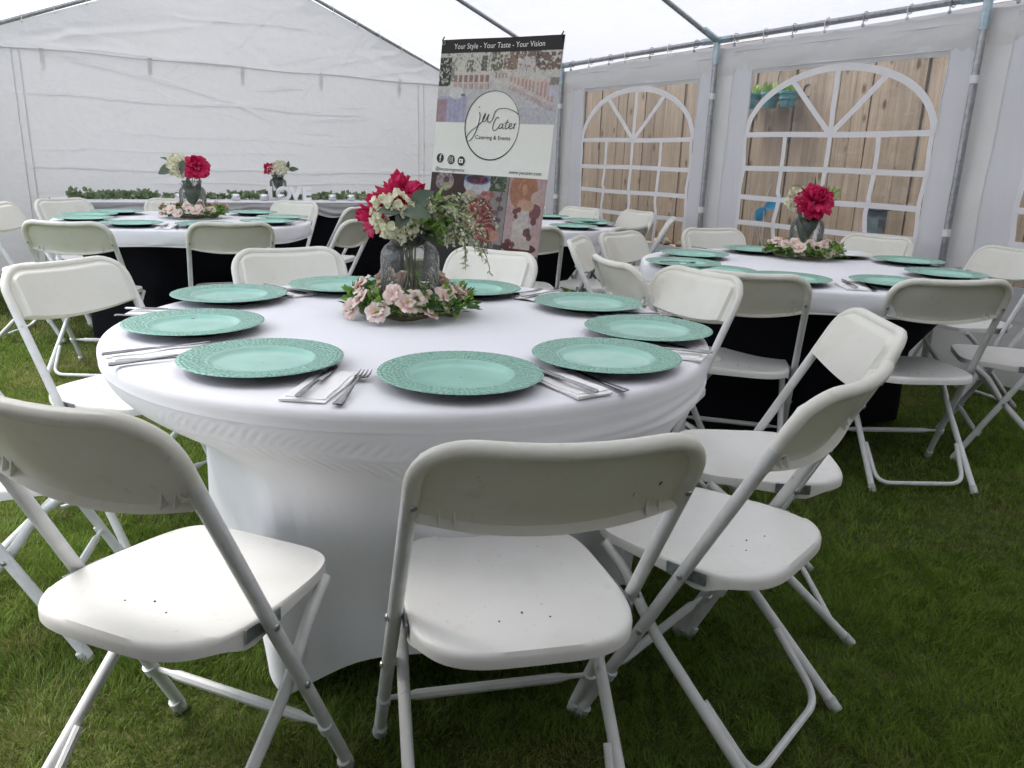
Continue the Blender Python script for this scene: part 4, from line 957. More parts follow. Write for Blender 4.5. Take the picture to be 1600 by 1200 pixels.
def leaf_bundle(o):
    for k in range(15):
        a_ = k * 2.4; q_ = .010 + .016 * (k % 3) / 2; z_ = .085 + .035 * (k % 3) + random.uniform(-.01, .02); m = MB()
        leaf(m, (q_ * math.cos(a_), q_ * math.sin(a_), z_), (math.cos(a_) * random.uniform(.2, .5), math.sin(a_) * random.uniform(.2, .5), 1), (math.cos(a_), math.sin(a_), random.uniform(-.2, .2)), random.uniform(.08, .12), random.uniform(.034, .05), .3, 0, -.1); m.obj('neck_leaf', M['leafdark'], o)
def wreath(x, y, label, seed, r0=.135, z=TZ + .003):
    random.seed(seed); o = empty('flower_wreath', (x, y, z)); tag(o, label, 'wreath', 'blossom wreaths around the vases')
    m = MB(); m.tube([(r0 * math.cos(a), r0 * math.sin(a), .016 + .006 * math.sin(a * 5)) for a in np.linspace(0, 2 * math.pi, 33)], .008, 7, cap=False); m.obj('vine_ring', M['twig'], o)
    # leaf clumps: sprays of small round leaves
    for k in range(30):
        a = 2 * math.pi * k / 30 + random.uniform(-.1, .1); m = MB(); c = Vector((r0 * math.cos(a), r0 * math.sin(a), .02)); rad = Vector((math.cos(a), math.sin(a), 0))
        for q in range(34):
            v = (rad * random.uniform(-.7, 1.1) + Vector((-rad.y, rad.x, 0)) * random.uniform(-.8, .8) + Vector((0, 0, random.uniform(.0, 1.0)))).normalized(); L = random.uniform(.012, .058)
            leaf(m, c + v * L, v + Vector((random.uniform(-.5, .5), random.uniform(-.5, .5), random.uniform(-.3, .5))), (random.uniform(-.6, .6), random.uniform(-.6, .6), 1), random.uniform(.016, .030), random.uniform(.011, .019), .2)
        lo = m.obj('leaf_spray', M['leafgreen'] if k % 2 == 0 else M['leafmid'], o); lo['kind'] = 'stuff'
    for k in range(34):
        a = 2 * math.pi * (k * .38197 % 1); f = MB(); rad = Vector((math.cos(a), math.sin(a), 0)); rr_ = r0 + random.uniform(-.035, .048)
        c = Vector((rr_ * math.cos(a), rr_ * math.sin(a), random.uniform(.034, .085) - .5 * max(0, rr_ - r0 - .02))); D = (Vector((0, 0, 1)) * random.uniform(.25, 1.0) + rad * random.uniform(.3, 1.0) + Vector((random.uniform(-.4, .4), random.uniform(-.4, .4), 0))).normalized()
        X, Y, _ = basis(D); s = random.uniform(.021, .032)
        for ring_, (cnt, tl, sc) in enumerate(((6, 72, 1.0), (5, 38, .75))):
            for q in range(cnt):
                an = q * 2 * math.pi / cnt + random.uniform(-.2, .2) + ring_ * .5; rd = X * math.cos(an) + Y * math.sin(an); dv = D * math.cos(R(tl)) + rd * math.sin(R(tl)); petal(f, c, dv, rd, s * sc * 1.15, s * sc * 1.2, .15, s * .10, 4, 4)
        bl = f.obj('blossom', M['blush'], o)
        if k % 2 == 0:
            y_ = MB(); y_.lathe([(.0005, .004), (.003, .003), (.004, 0)], 6, tuple(c + D * .004)); y_.obj('blossom_centre', M['yellow'], bl)
    return o
def bouquet(x, y, label, z=TZ + .002):
    o = empty('bouquet', (x, y, z)); tag(o, label, 'flowers', 'bouquets standing in the jar vases'); return o

# front table
V1 = (-.295, 2.17)
vase(*V1, 'bubble glass jar vase on the front table holding the biggest bouquet')
wreath(*V1, 'pink blossom and leaf wreath around the front table vase', 5)
b1 = bouquet(*V1, 'bouquet of crimson and cream flowers with drooping sprigs on the front table')
random.seed(3)
stems(b1, [(-.03, -.01, .27), (-.06, .0, .25), (.02, .0, .26), (.03, .01, .26), (.0, .03, .27), (-.07, .01, .24), (.05, -.01, .25), (.01, -.02, .26), (-.02, .02, .26)])
hydrangea((-.032, -.045, .272), (-.15, -.75, .55), .064, b1, 70, 2)
hydrangea((.004, -.055, .248), (.3, -.9, -.1), .036, b1, 22, 12)
peony((-.035, .025, .318), (.1, -.35, .9), .068, b1, n=50, seed=4, point=True)
peony((.004, .015, .312), (.5, -.4, .7), .056, b1, n=36, seed=14, point=True)
peony((-.092, .01, .262), (-.85, -.45, .2), .056, b1, n=46, seed=6, point=True)
peony((-.082, .02, .292), (-.7, -.3, .6), .048, b1, n=34, seed=16, point=True)
for (p, d, n_, L, w) in (((-.005, -.095, .290), (-1, -.25, .05), (0, -.6, 1), .070, .048), ((-.005, -.095, .288), (.95, -.3, -.05), (0, -.7, 1), .080, .056), ((.015, -.06, .30), (.75, -.1, .6), (0, -1, .5), .070, .052), ((.0, -.09, .285), (-.2, -.5, -.6), (0, -1, .4), .05, .04), ((.03, -.02, .23), (.8, -.6, -.3), (0, -.5, 1), .07, .045)):
    m = MB(); leaf(m, p, d, n_, L, w, .3); m.obj('leaf', M['leafdark'], b1)
random.seed(8)
for k in range(9):
    a_ = k * .7; m = MB(); leaf(m, (.02 * math.cos(a_), .02 * math.sin(a_), .185), (math.cos(a_) * .5, math.sin(a_) * .5, 1), (math.cos(a_), math.sin(a_), 0), .075, .05, .3); m.obj('neck_leaf', M['leafdark'], b1)
m = MB()
for k in range(230):
    c = Vector((.085 + random.gauss(0, .022), -.01 + random.gauss(0, .024), .265 + random.gauss(0, .026))); v = Vector((random.uniform(-.5, 1), random.uniform(-.9, .5), random.uniform(-.3, .9)))
    leaf(m, c, v, (random.uniform(-.5, .5), random.uniform(-1, .2), .6), random.uniform(.022, .048), random.uniform(.008, .014), .2)
gl = m.obj('greenery', M['leafgreen'], b1); gl['kind'] = 'stuff'
m = MB()
for k in range(21):
    sprig(m, (.065 + random.uniform(-.01, .03), random.uniform(-.04, .02), .275 + random.uniform(-.03, .025)), (random.uniform(.3, 1), random.uniform(-.8, .4), random.uniform(-.1, .7)), random.uniform(.10, .25), random.uniform(.35, 1.0), 46, 1, .0058)
for k in range(16):
    sprig(m, (.06, random.uniform(-.04, .02), .27), (random.uniform(.0, .8), random.uniform(-.7, .0), random.uniform(.3, 1)), random.uniform(.05, .09), random.uniform(.2, .6), 34, 1, .0060)
sg = m.obj('sprig_spray', [M['sprig'], M['stem']], b1); sg['kind'] = 'stuff'

# right table
V3 = (1.455, 3.99)
vase(*V3, 'bubble glass jar vase on the right table')
wreath(*V3, 'pink blossom and leaf wreath around the right table vase', 15, .142, TZ + .005)
b3 = bouquet(*V3, 'bouquet with one large crimson flower on the right table')
random.seed(23); stems(b3, [(-.02, 0, .27), (.02, 0, .28), (0, .02, .29), (.03, -.01, .26)])
peony((.005, -.03, .275), (.0, -.75, .65), .090, b3, n=56, seed=24); hydrangea((-.055, .02, .285), (-.5, -.2, .8), .06, b3, 50, 25)
leaf_bundle(b3)
for (p, d, n_, L, w) in (((.0, -.01, .33), (.15, 0, 1), (1, -1, 0), .075, .022), ((-.04, 0, .345), (-1, -.2, .25), (0, -.3, 1), .075, .026), ((.0, -.02, .20), (-.5, -.8, -.2), (0, -.5, 1), .05, .03), ((.0, -.02, .17), (.5, -.8, -.3), (0, -.5, 1), .05, .03)):
    m = MB(); leaf(m, p, d, n_, L, w, .3); m.obj('leaf', M['leafdark'], b3)
m = MB()
for k in range(70): leaf(m, (.07 + random.gauss(0, .02), random.gauss(0, .02), .31 + random.gauss(0, .02)), (random.uniform(-.2, 1), random.uniform(-.6, .6), random.uniform(.1, 1)), (0, -1, .5), random.uniform(.02, .045), random.uniform(.005, .01), .2)
gl = m.obj('greenery', M['leafgreen'], b3); gl['kind'] = 'stuff'

# far left table
V2 = (-2.10, 5.14)
vase(*V2, 'bubble glass jar vase on the far left table', z=TZ + .004)
wreath(*V2, 'pink blossom and leaf wreath around the far left table vase', 25, .15, TZ + .005)
b2 = bouquet(*V2, 'crimson and cream bouquet with dark leaves on the far left table')
random.seed(33); stems(b2, [(-.03, 0, .27), (.03, 0, .28), (0, .02, .27)])
peony((.045, -.02, .315), (.2, -.7, .6), .082, b2, n=50, seed=34); hydrangea((-.075, 0, .325), (-.4, -.6, .6), .075, b2, 60, 35)
leaf_bundle(b2)
for (p, d, n_, L, w) in (((-.10, -.04, .315), (-.85, -.2, -.35), (0, -.8, .5), .10, .075), ((-.10, -.02, .35), (-1, 0, .4), (0, -.6, 1), .09, .028), ((-.02, -.06, .36), (-.1, -.3, -1), (0, -1, 0), .09, .05)):
    m = MB(); leaf(m, p, d, n_, L, w, .2); m.obj('leaf', M['leafdark'], b2)

# ------------------------------------------------------------------ long head table along the back wall
ht = empty('head_table', TP(.72, 2.85, 0), math.atan2(TN.y, TN.x)); tag(ht, 'long table against the back wall under black cover and white sheer cloth', 'table')
HL, HD, HZ = 3.1, .74, .735
m = MB(); m.box((0, 0, HZ - .02), (HL - .04, HD - .04, .036), bev=.004); m.obj('table_top', M['core'], ht)
hc = empty('table_cover', TP(.72, 2.85, 0), math.atan2(TN.y, TN.x)); tag(hc, 'black stretch cover with white sheer swag on the long back table', 'tablecloth')
m = MB()
def skirt(u, v):
    per = u * 2 * (HL + HD); z = .01 + (HZ - .012) * (1 - v); s = .012 * math.sin(per * 9) * v
    q = per
    if q < HL: p_ = (-HL / 2 + q, -HD / 2 - s)
    elif q < HL + HD: p_ = (HL / 2 + s, -HD / 2 + q - HL)
    elif q < 2 * HL + HD: p_ = (HL / 2 - (q - HL - HD), HD / 2 + s)
    else: p_ = (-HL / 2 - s, HD / 2 - (q - 2 * HL - HD))
    return (p_[0], p_[1], z)
m.grid(skirt, 260, 10, wrap=True); m.obj('cover_skirt', M['black'], hc)
m = MB(); m.box((0, 0, HZ + .003), (HL + .03, HD + .03, .008), bev=.003); m.obj('cover_top', M['cloth'], hc)
m = MB()
def swag(sy):
    def fn(u, v):
        x = -HL / 2 - .02 + (HL + .04) * u; dr = (.10 + .045 * math.sin(u * 19) ** 2) * v
        return (x, sy * (HD / 2 + .016 + .012 * math.sin(v * 14 + math.sin(u * 19) * 3 + u * 30) * v), HZ + .005 - dr)
    return fn
m.grid(swag(1), 200, 12); m.grid(swag(-1), 200, 12); m.obj('sheer_swag', M['swag'], hc)
HZT = HZ + .008
def hpt(b, a, z): return TP(a, b, z)
# eucalyptus garlands on the head table
def garland(b0, b1, label, seed, dens, hmax):
    random.seed(seed); o = empty('leaf_garland', hpt((b0 + b1) / 2, .62, HZT)); tag(o, label, 'garland', 'leafy garlands on the long back table'); org = hpt((b0 + b1) / 2, .62, HZT)
    m = MB(); m.tube([hpt(b0 + (b1 - b0) * t, .62 + .03 * math.sin(t * 9), HZT + .014 + .006 * math.sin(t * 21)) - org for t in np.linspace(0, 1, 24)], .006, 5); m.obj('vine', M['twig'], o)
    n = int((b1 - b0) * dens)
    for k in range(n):
        t = random.random(); b_ = b0 + (b1 - b0) * t; m = MB()
        c = hpt(b_, .62 + random.gauss(0, .045), HZT + abs(random.gauss(0, .4)) * hmax) - org
        for q in range(6):
            v = Vector((random.uniform(-1, 1), random.uniform(-1, .4), random.uniform(-.2, 1)))
            leaf(m, c + v * .02, v, (random.uniform(-.7, .7), -1, random.uniform(0, .8)), random.uniform(.030, .050), random.uniform(.026, .040), .15)
        m.obj('leaf_cluster', M['garland'], o)
garland(3.55, 4.25, 'thick leafy garland at the left end of the long back table', 51, 110, .06)
garland(2.95, 3.50, 'thin leafy garland behind the far left table vase', 52, 85, .03)
garland(2.35, 2.92, 'round leaf garland right of the far left table vase', 53, 95, .055)
garland(2.06, 2.34, 'low leafy garland behind the white letters', 55, 70, .02)
garland(1.45, 2.05, 'dark leafy garland at the right end of the long back table', 54, 95, .04)
vt = MB(); vt.lathe([(.0005, .0), (.030, .0), (.040, .02), (.042, .04), (.036, .058), (.030, .062), (.030, .05), (.0005, .02)], 20); vme = vt.mesh('votive_cup', M['mirror'], True, 50)
for k, (b_, s) in enumerate(((3.42, 'left of the far left table vase'), (2.92, 'just right of the far left table vase'), (2.66, 'in the middle of the round leaf garland'), (2.50, 'beside the first white letter'), (1.98, 'right of the white letters'), (1.78, 'at the right garland'))):
    o = link('votive_cup', vme, None, hpt(b_, .86, HZT)); tag(o, 'round silver votive cup on the long table, ' + s, 'candle holder', 'silver votive cups')
# LOVE letters
def text_mesh(body, size, extrude=0.0, name='lettering', align='CENTER', bevel=0.0, sx=1.0, bold=0.0):
    cu = bpy.data.curves.new('txt', 'FONT'); cu.body = body; cu.size = size; cu.extrude = extrude; cu.align_x = align; cu.bevel_depth = bevel; cu.resolution_u = 4; cu.offset = bold
    ob = bpy.data.objects.new('txt', cu); COL.objects.link(ob); bpy.context.view_layer.update()
    dg = bpy.context.evaluated_depsgraph_get(); me = bpy.data.meshes.new_from_object(ob.evaluated_get(dg)); me.name = name
    bpy.data.objects.remove(ob); bpy.data.curves.remove(cu)
    if sx != 1.0: me.transform(Matrix.Diagonal((sx, 1, 1, 1)))
    return me
for k, (chh, b_) in enumerate(zip('LOVE', (2.56, 2.45, 2.335, 2.225))):
    me = text_mesh(chh, .175, .014, 'letter', bevel=.002, bold=.006); me.materials.clear(); me.materials.append(M['lovewhite'])
    o = link('letter', me, None, hpt(b_, .80, HZT + .004), (R(90), 0, math.atan2(-TN.y, -TN.x))); tag(o, 'white standing letter %s on the long back table' % chh, 'letter', 'white LOVE letters')
VH = hpt(2.44, .60, 0); vase(VH.x, VH.y, 'bubble glass jar vase behind the white letters on the back table', z=HZT)
bh = bouquet(VH.x, VH.y, 'small pink and cream bouquet behind the white letters', HZT); random.seed(61); stems(bh, [(-.02, 0, .26), (.02, 0, .27)])
peony((-.07, -.02, .29), (-.5, -.6, .5), .065, bh, n=34, seed=62, mat='crimson'); hydrangea((.03, -.02, .30), (.2, -.5, .7), .072, bh, 60, 63); hydrangea((-.045, -.06, .28), (-.3, -.8, .2), .04, bh, 22, 64, 'blush')
leaf_bundle(bh)
for (p, d, n_, L, w) in (((.10, 0, .29), (.15, 0, 1), (0, -1, 0), .085, .04), ((.11, 0, .29), (1, 0, .1), (0, -1, .3), .10, .05)):
    m = MB(); leaf(m, p, d, n_, L, w, .2); m.obj('leaf', M['leafdark'], bh)

# ------------------------------------------------------------------ printed banner on an X stand
BO = Vector((-.409, 4.25, 1.760)); BU = Vector((.8302, -.5572, -.0174)).normalized(); BD = Vector((-.0847, 0, -.9964)).normalized(); BNn = BU.cross(-BD).normalized()
BW, BHt = .722, 1.55
def bp(s, t, n=0.0): return BO + BU * s + BD * t + BNn * n
ban = empty('banner_stand', (BO.x + .3, 4.12, 0)); tag(ban, 'tall printed catering banner on a stand, right of the front bouquet', 'banner')
borg = Vector((BO.x + .3, 4.12, 0))
# flat print, painted cell by cell
NXp, NYp = 200, 420
S, T_ = np.meshgrid((np.arange(NXp + 1)) / NXp, (np.arange(NYp + 1)) / NYp * BHt); img = np.zeros(S.shape + (3,)); img[:] = (.70, .70, .67)
pr_ = np.random.default_rng(12)
def srgb(r, g_, b_): return np.array([((c / 255) / 12.92 if c / 255 <= .04045 else ((c / 255 + .055) / 1.055) ** 2.4) for c in (r, g_, b_)])
def paint(mask, col, al=1.0): 
    k = (mask.astype(float) * al)[..., None]; img[:] = img * (1 - k) + np.asarray(col) * k
def pic(t0, t1): return S, (T_ - t0) / (t1 - t0)
def nz(sx, sy, seed): return vnoise(S * sx, T_ / BHt * sy, seed)
t0, t1 = .066, .392; u, v = pic(t0, t1); inp = (v >= 0) & (v <= 1)
fl = srgb(190, 188, 192) * 1.0
paint(inp, fl); paint(inp & (v < .5), srgb(196, 194, 190)); paint(inp & (v > .78), srgb(176, 176, 186), .6)
for (u0, u1, v0, v1, c, al) in ((0, .11, .05, .47, (38, 44, 40), .95), (.03, .14, .12, .4, (56, 62, 54), .6), (.24, .30, .10, .30, (70, 78, 68), .8), (.36, .43, .04, .26, (64, 72, 62), .8), (.44, .54, .0, .26, (98, 92, 74), .85), (.53, .66, .0, .24, (120, 88, 76), .8), (.66, .82, .12, .28, (200, 186, 190), .8), (.64, .84, .0, .10, (92, 62, 60), .8), (.80, 1, .02, .26, (96, 70, 64), .85), (.2, .22, 0, .3, (214, 206, 196), .9), (.41, .425, 0, .26, (214, 206, 196), .9), (.53, .545, 0, .24, (214, 206, 196), .9)):
    paint(inp & (u > u0) & (u < u1) & (v > v0) & (v < v1) & (nz(70, 150, int(u0 * 100)) > -.45), srgb(*c), al)
paint(inp & (v < .3) & (nz(90, 190, 3) > .45), srgb(60, 70, 56), .55); paint(inp & (v < .3) & (nz(80, 170, 4) > .55), srgb(220, 214, 208), .6)
for k in range(7):      # row of chairs at the left
    x0 = .135 + k * .045; paint(inp & (u > x0) & (u < x0 + .033) & (v > .31) & (v < .41), srgb(142, 110, 108), .9); paint(inp & (u > x0 - .004) & (u < x0 + .038) & (v > .415) & (v < .44), srgb(206, 178, 172), .9)
    paint(inp & (u > x0) & (u < x0 + .035) & (v > .44) & (v < .52) & (np.sin(u * 700) > -.2), srgb(140, 92, 86), .7)
paint(inp & (u > .14) & (u < .46) & (v > .27) & (v < .3), srgb(212, 196, 190), .6)
for k in range(4): x0 = .485 + k * .027; paint(inp & (u > x0) & (u < x0 + .018) & (v > .29) & (v < .36), srgb(168, 126, 122), .8)
paint(inp & (u > .45) & (u < .48) & (v > .33) & (v < .5), srgb(186, 186, 210), .8)
for k in range(12):     # diagonal row of chairs at the right
    x0 = .60 + k * .031; va = .30 + k * .010; vb = .46 + k * .026
    paint(inp & (u > x0) & (u < x0 + .013) & (v > va) & (v < vb), srgb(206, 176, 170), .85); paint(inp & (u > x0 + .013) & (u < x0 + .028) & (v > va + .04) & (v < vb - .05), srgb(172, 138, 134), .85)
    paint(inp & (u > x0) & (u < x0 + .03) & (v > vb) & (v < vb + .07) & (np.sin(u * 800 + v * 90) > 0), srgb(158, 108, 100), .7)
paint(inp & (u > .93) & (v > .36) & (v < .46), srgb(70, 50, 60), .6); paint(inp & (u > .92) & (v > .47) & (v < .62), srgb(186, 184, 200), .8)
paint(inp & (u < .27) & (v > .62) & ((((u - .14) / .13) ** 2 + ((v - .65) / .06) ** 2 < 1) | ((v > .65) & (u > .01))), srgb(168, 166, 192)); paint(inp & (u < .27) & (v > .66) & (np.sin(u * 160) > .3), srgb(150, 148, 178), .5)
paint(inp & (u < .09) & (v > .66), srgb(158, 122, 124), .7); paint(inp & ((((u - .17) / .065) ** 2 + ((v - .57) / .09) ** 2) < 1), srgb(206, 204, 208)); paint(inp & ((((u - .23) / .02) ** 2 + ((v - .60) / .02) ** 2) < 1), srgb(84, 60, 70), .8)
# lower photographs
t0, t1 = .645, 1.015; u, v = pic(t0, t1); inp = (v >= 0) & (v <= 1); el = lambda a, b, ra, rb: inp & (((u - a) / ra) ** 2 + ((v - b) / rb) ** 2 < 1)
paint(inp, srgb(66, 44, 44)); paint(inp & (u > .40) & (u < .69), srgb(150, 146, 144)); paint(inp & (u > .46) & (u < .69) & (np.sin(u * 70 + v * 4) > .86), srgb(92, 88, 86), .7)
paint(el(.13, .11, .085, .13), srgb(176, 160, 160)); paint(el(.13, .11, .085, .13) & (nz(60, 130, 21) > .1), srgb(120, 96, 104), .7); paint(el(.145, .09, .03, .04), srgb(62, 40, 52), .8)
paint(el(.42, .12, .115, .14), srgb(206, 206, 212)); paint(el(.42, .055, .112, .075), srgb(96, 128, 170)); paint(el(.42, .055, .095, .058), srgb(70, 44, 66)); paint(el(.42, .055, .095, .058) & (nz(110, 240, 22) > .25), srgb(150, 52, 74), .9)
paint(inp & (u > .53) & (u < .67) & (v < .2) & (nz(60, 140, 23) > -.4), srgb(62, 78, 56)); paint(inp & (u > .55) & (u < .66) & (v < .18) & (nz(120, 260, 24) > .3), srgb(104, 124, 92), .8)
paint(inp & (u > .12) & (u < .30) & (v > .46) & (v < .80), srgb(112, 112, 122)); paint(inp & (u > .12) & (u < .30) & (v > .46) & (v < .8) & ((np.sin(v * 40) > .82) | (np.sin(u * 95) > .86)), srgb(70, 70, 80), .8)
paint(el(.37, .30, .06, .10), srgb(196, 178, 164))
for (a, b, c) in ((.49, .24, (178, 66, 66)), (.55, .25, (186, 92, 86)), (.52, .29, (196, 150, 140)), (.62, .30, (100, 60, 80)), (.64, .42, (96, 62, 84)), (.63, .58, (88, 52, 70)), (.60, .48, (110, 78, 92))): paint(el(a, b, .028, .035), srgb(*c), .85)
meat = el(.46, .55, .13, .26) | el(.53, .76, .10, .16); paint(meat, srgb(122, 58, 54)); paint(meat & (np.sin(v * 75 + 6 * nz(14, 26, 25)) > .35), srgb(186, 120, 112), .85); paint(meat & (nz(45, 100, 26) > .42), srgb(70, 26, 34), .85); paint(meat & (nz(60, 120, 27) > .62), srgb(190, 54, 60), .9)
paint(el(.36, .62, .05, .12), srgb(150, 74, 60), .8); paint(el(.62, .80, .045, .08), srgb(196, 150, 128), .9); paint(inp & (v > .9) & (u < .69) & (nz(20, 50, 28) > -.2), srgb(52, 46, 44), .8)
rp_ = inp & (u > .69); paint(rp_, srgb(196, 168, 170)); paint(rp_ & el(.82, .16, .115, .26), srgb(178, 124, 98)); paint(rp_ & el(.82, .22, .05, .2) & (nz(30, 70, 29) > 0), srgb(214, 158, 128), .8); paint(rp_ & el(.93, .27, .045, .11), srgb(204, 176, 168)); paint(rp_ & el(.93, .42, .05, .10), srgb(120, 62, 70), .9); paint(rp_ & el(.85, .36, .07, .08), srgb(206, 166, 144), .9)
paint(rp_ & el(.83, .91, .15, .075), srgb(92, 40, 40)); paint(rp_ & (abs(u - .835) < .055) & (v > .42) & (v < .58), srgb(212, 200, 198)); paint(rp_ & (abs(u - .84) < .078) & (v > .58) & (v < .78), srgb(216, 204, 200)); paint(rp_ & (abs(u - .845) < .085) & (v > .78) & (v < .92), srgb(206, 190, 184))
for (a, b, r_) in ((.77, .44, .022), (.80, .41, .02), (.78, .5, .018), (.885, .70, .03), (.91, .76, .022), (.74, .86, .03), (.78, .88, .022), (.93, .55, .025)): paint(rp_ & el(a, b, r_, r_ * 1.9), srgb(104, 36, 46), .9)
paint(rp_ & el(.90, .68, .02, .05), srgb(70, 78, 60), .7)
paint((T_ < .066), srgb(40, 36, 38)); paint((T_ > 1.015), srgb(24, 22, 23))
ph_ = ((T_ > .066) & (T_ < .392)) | ((T_ > .645) & (T_ < 1.015))
tex = .10 * nz(38, 85, 91) + .12 * nz(90, 200, 92) + .14 * nz(190, 410, 93)
img[:] = np.where(ph_[..., None], img * np.clip(1 + tex * np.where(T_ > .5, 1.0, .8), .25, 1.7)[..., None] * np.where(T_ > .5, .58, .85)[..., None] + .05 * np.clip(nz(120, 260, 94) - .45, 0, 1)[..., None], img)
cu_, ct_, cr = .498, .405, .163
paint((((S - cu_) * BW) ** 2 + (T_ - ct_) ** 2) < cr ** 2, (.70, .70, .67))
img = np.clip(img * (1 + .02 * pr_.normal(size=img.shape[:2])[..., None]), 0, 1)
Pb = (np.array(BO - borg)[None] + np.array(BU)[None] * (S.ravel() * BW)[:, None] + np.array(BD)[None] * T_.ravel()[:, None] + np.array(BNn)[None] * (.004 * np.sin(T_.ravel() * 6 + 1) + .003 * np.sin(S.ravel() * 8))[:, None])
idx = np.arange(S.size).reshape(S.shape); Fq = np.c_[idx[:-1, :-1].ravel(), idx[1:, :-1].ravel(), idx[1:, 1:].ravel(), idx[:-1, 1:].ravel()]
M['print'] = prin('banner_print', (.7, .7, .7), .55, tint=True, spec=.3)
M['ink'] = prin('black_ink', (.012, .012, .013), .6); M['whiteink'] = prin('white_ink', (.72, .72, .72), .6)
sheet = link('banner_sheet', np_mesh('banner_sheet', Pb, Fq, M['print'], True, None, np.concatenate([img.reshape(-1, 3), np.ones((S.size, 1))], 1)), ban)
m = MB(); m.grid(lambda a, b: bp(BW * (1 - a), BHt * b, -.003 + .004 * math.sin(BHt * b * 6 + 1) + .003 * math.sin((1 - a) * 8)) - borg, 8, 40); m.obj('banner_backing', M['strap'], ban)
def bsurf(s, t): return .004 * math.sin(t * 6 + 1) + .003 * math.sin(s / BW * 8)
def put_flat(me, s, t, mat, name='lettering', off=.0022, rot=0.0):
    me.materials.clear(); me.materials.append(mat)
    vs = np.zeros(len(me.vertices) * 3); me.vertices.foreach_get('co', vs); vs = vs.reshape(-1, 3); c, sn = math.cos(rot), math.sin(rot)
    out = np.array([list(bp(s + x * c - y * sn, t - (x * sn + y * c), off + bsurf(s + x, t - y)) - borg) for x, y, z in vs]); me.vertices.foreach_set('co', out.ravel()); me.update(); return link(name, me, sheet)
def fit_text(body, width, size): 
    me = text_mesh(body, size); xs = [v.co.x for v in me.vertices]; w_ = max(xs) - min(xs); me.transform(Matrix.Diagonal((width / w_, 1, 1, 1))); return me
put_flat(fit_text('Your Style - Your Taste - Your Vision', .535, .036), .49 * BW, .046, M['whiteink'])
put_flat(fit_text('Catering & Events', .212, .027), .515 * BW, .470, M['ink'])
put_flat(fit_text('@jwcateringevents', .192, .025), .167 * BW, .634, M['ink'])
put_flat(fit_text('www.jwcater.com', .192, .026), .815 * BW, .628, M['ink'])
def ribbon(pts, wd, mat, name='script_lettering', off=.0026):
    """flat pen stroke through points (s, t) in metres on the banner"""
    P_ = [Vector((p[0], p[1], 0)) for p in pts]; Q = []
    for i in range(len(P_) - 1):        # Catmull-Rom
        p0, p1, p2, p3 = P_[max(0, i - 1)], P_[i], P_[i + 1], P_[min(len(P_) - 1, i + 2)]
        for k in range(8):
            t = k / 8; Q.append(.5 * ((2 * p1) + (p2 - p0) * t + (2 * p0 - 5 * p1 + 4 * p2 - p3) * t * t + (3 * p1 - p0 - 3 * p2 + p3) * t ** 3))
    Q.append(P_[-1]); m = MB(); vs = []
    for j, q in enumerate(Q):
        d = Q[min(j + 1, len(Q) - 1)] - Q[max(0, j - 1)]; d = d.normalized() if d.length > 1e-9 else Vector((1, 0, 0)); w_ = wd * (.75 + .5 * abs(d.y))
        for sg in (-1, 1):
            a = q + Vector((-d.y, d.x, 0)) * w_ / 2 * sg; vs.append(bp(a.x, a.y, off + bsurf(a.x, a.y)) - borg)
    m.add(vs, [(2 * j, 2 * j + 1, 2 * j + 3, 2 * j + 2) for j in range(len(Q) - 1)]); return m.obj(name, mat, sheet, False)
cxs, cys = cu_ * BW, ct_
m = MB(); vs = []; n_ = 96
for k in range(n_):
    a = 2 * math.pi * k / n_; w_ = .0042 + .0022 * math.cos(a - 2.2)
    for q in (-1, 1):
        r_ = cr + q * w_ / 2; s_, t_ = cxs + r_ * math.cos(a), cys + r_ * math.sin(a); vs.append(bp(s_, t_, .0024 + bsurf(s_, t_)) - borg)
m.add(vs, [(2 * k, 2 * k + 1, (2 * k + 3) % (2 * n_), (2 * k + 2) % (2 * n_)) for k in range(n_)]); m.obj('logo_ring', M['ink'], sheet, False)
q = lambda x, y: (cxs + (x - 397) / 572 * BW, cys + (y - 470) / 985 * 1.015)     # logo strokes in banner proportions
wk = .0036
ribbon([q(333, 408), q(337, 430), q(331, 470), q(318, 512), q(300, 540), q(284, 543), q(281, 527), q(296, 500), q(330, 472), q(356, 440), q(362, 412)], wk, M['ink'])
ribbon([q(329, 384), q(332, 388)], .006, M['ink'])
ribbon([q(362, 412), q(352, 436), q(354, 452), q(366, 446), q(378, 418), q(374, 442), q(382, 456), q(396, 444), q(404, 416), q(412, 400), q(430, 391), q(465, 392), q(500, 404), q(517, 416)], wk, M['ink'])
ribbon([q(428, 436), q(420, 430), q(408, 448), q(402, 476), q(408, 492), q(422, 484), q(434, 470)], wk, M['ink'])
ribbon([q(448, 462), q(438, 460), q(431, 474), q(436, 482), q(446, 474), q(450, 460), q(448, 478), q(456, 482)], wk, M['ink'])
ribbon([q(470, 440), q(462, 466), q(462, 482), q(470, 480), q(477, 474)], wk, M['ink']); ribbon([q(456, 456), q(478, 452)], wk, M['ink'])
ribbon([q(477, 474), q(490, 466), q(488, 457), q(480, 462), q(479, 476), q(488, 482), q(498, 474)], wk, M['ink']); ribbon([q(502, 456), q(502, 482), q(504, 464), q(513, 457)], wk, M['ink'])
def disc(s, t, r_, mat, off, name): 
    m = MB(); m.add([bp(s + r_ * math.cos(a), t + r_ * math.sin(a), off + bsurf(s, t)) - borg for a in np.linspace(0, 2 * math.pi, 29)[:-1]], [tuple(range(27, -1, -1))]); return m.obj(name, mat, sheet, False)
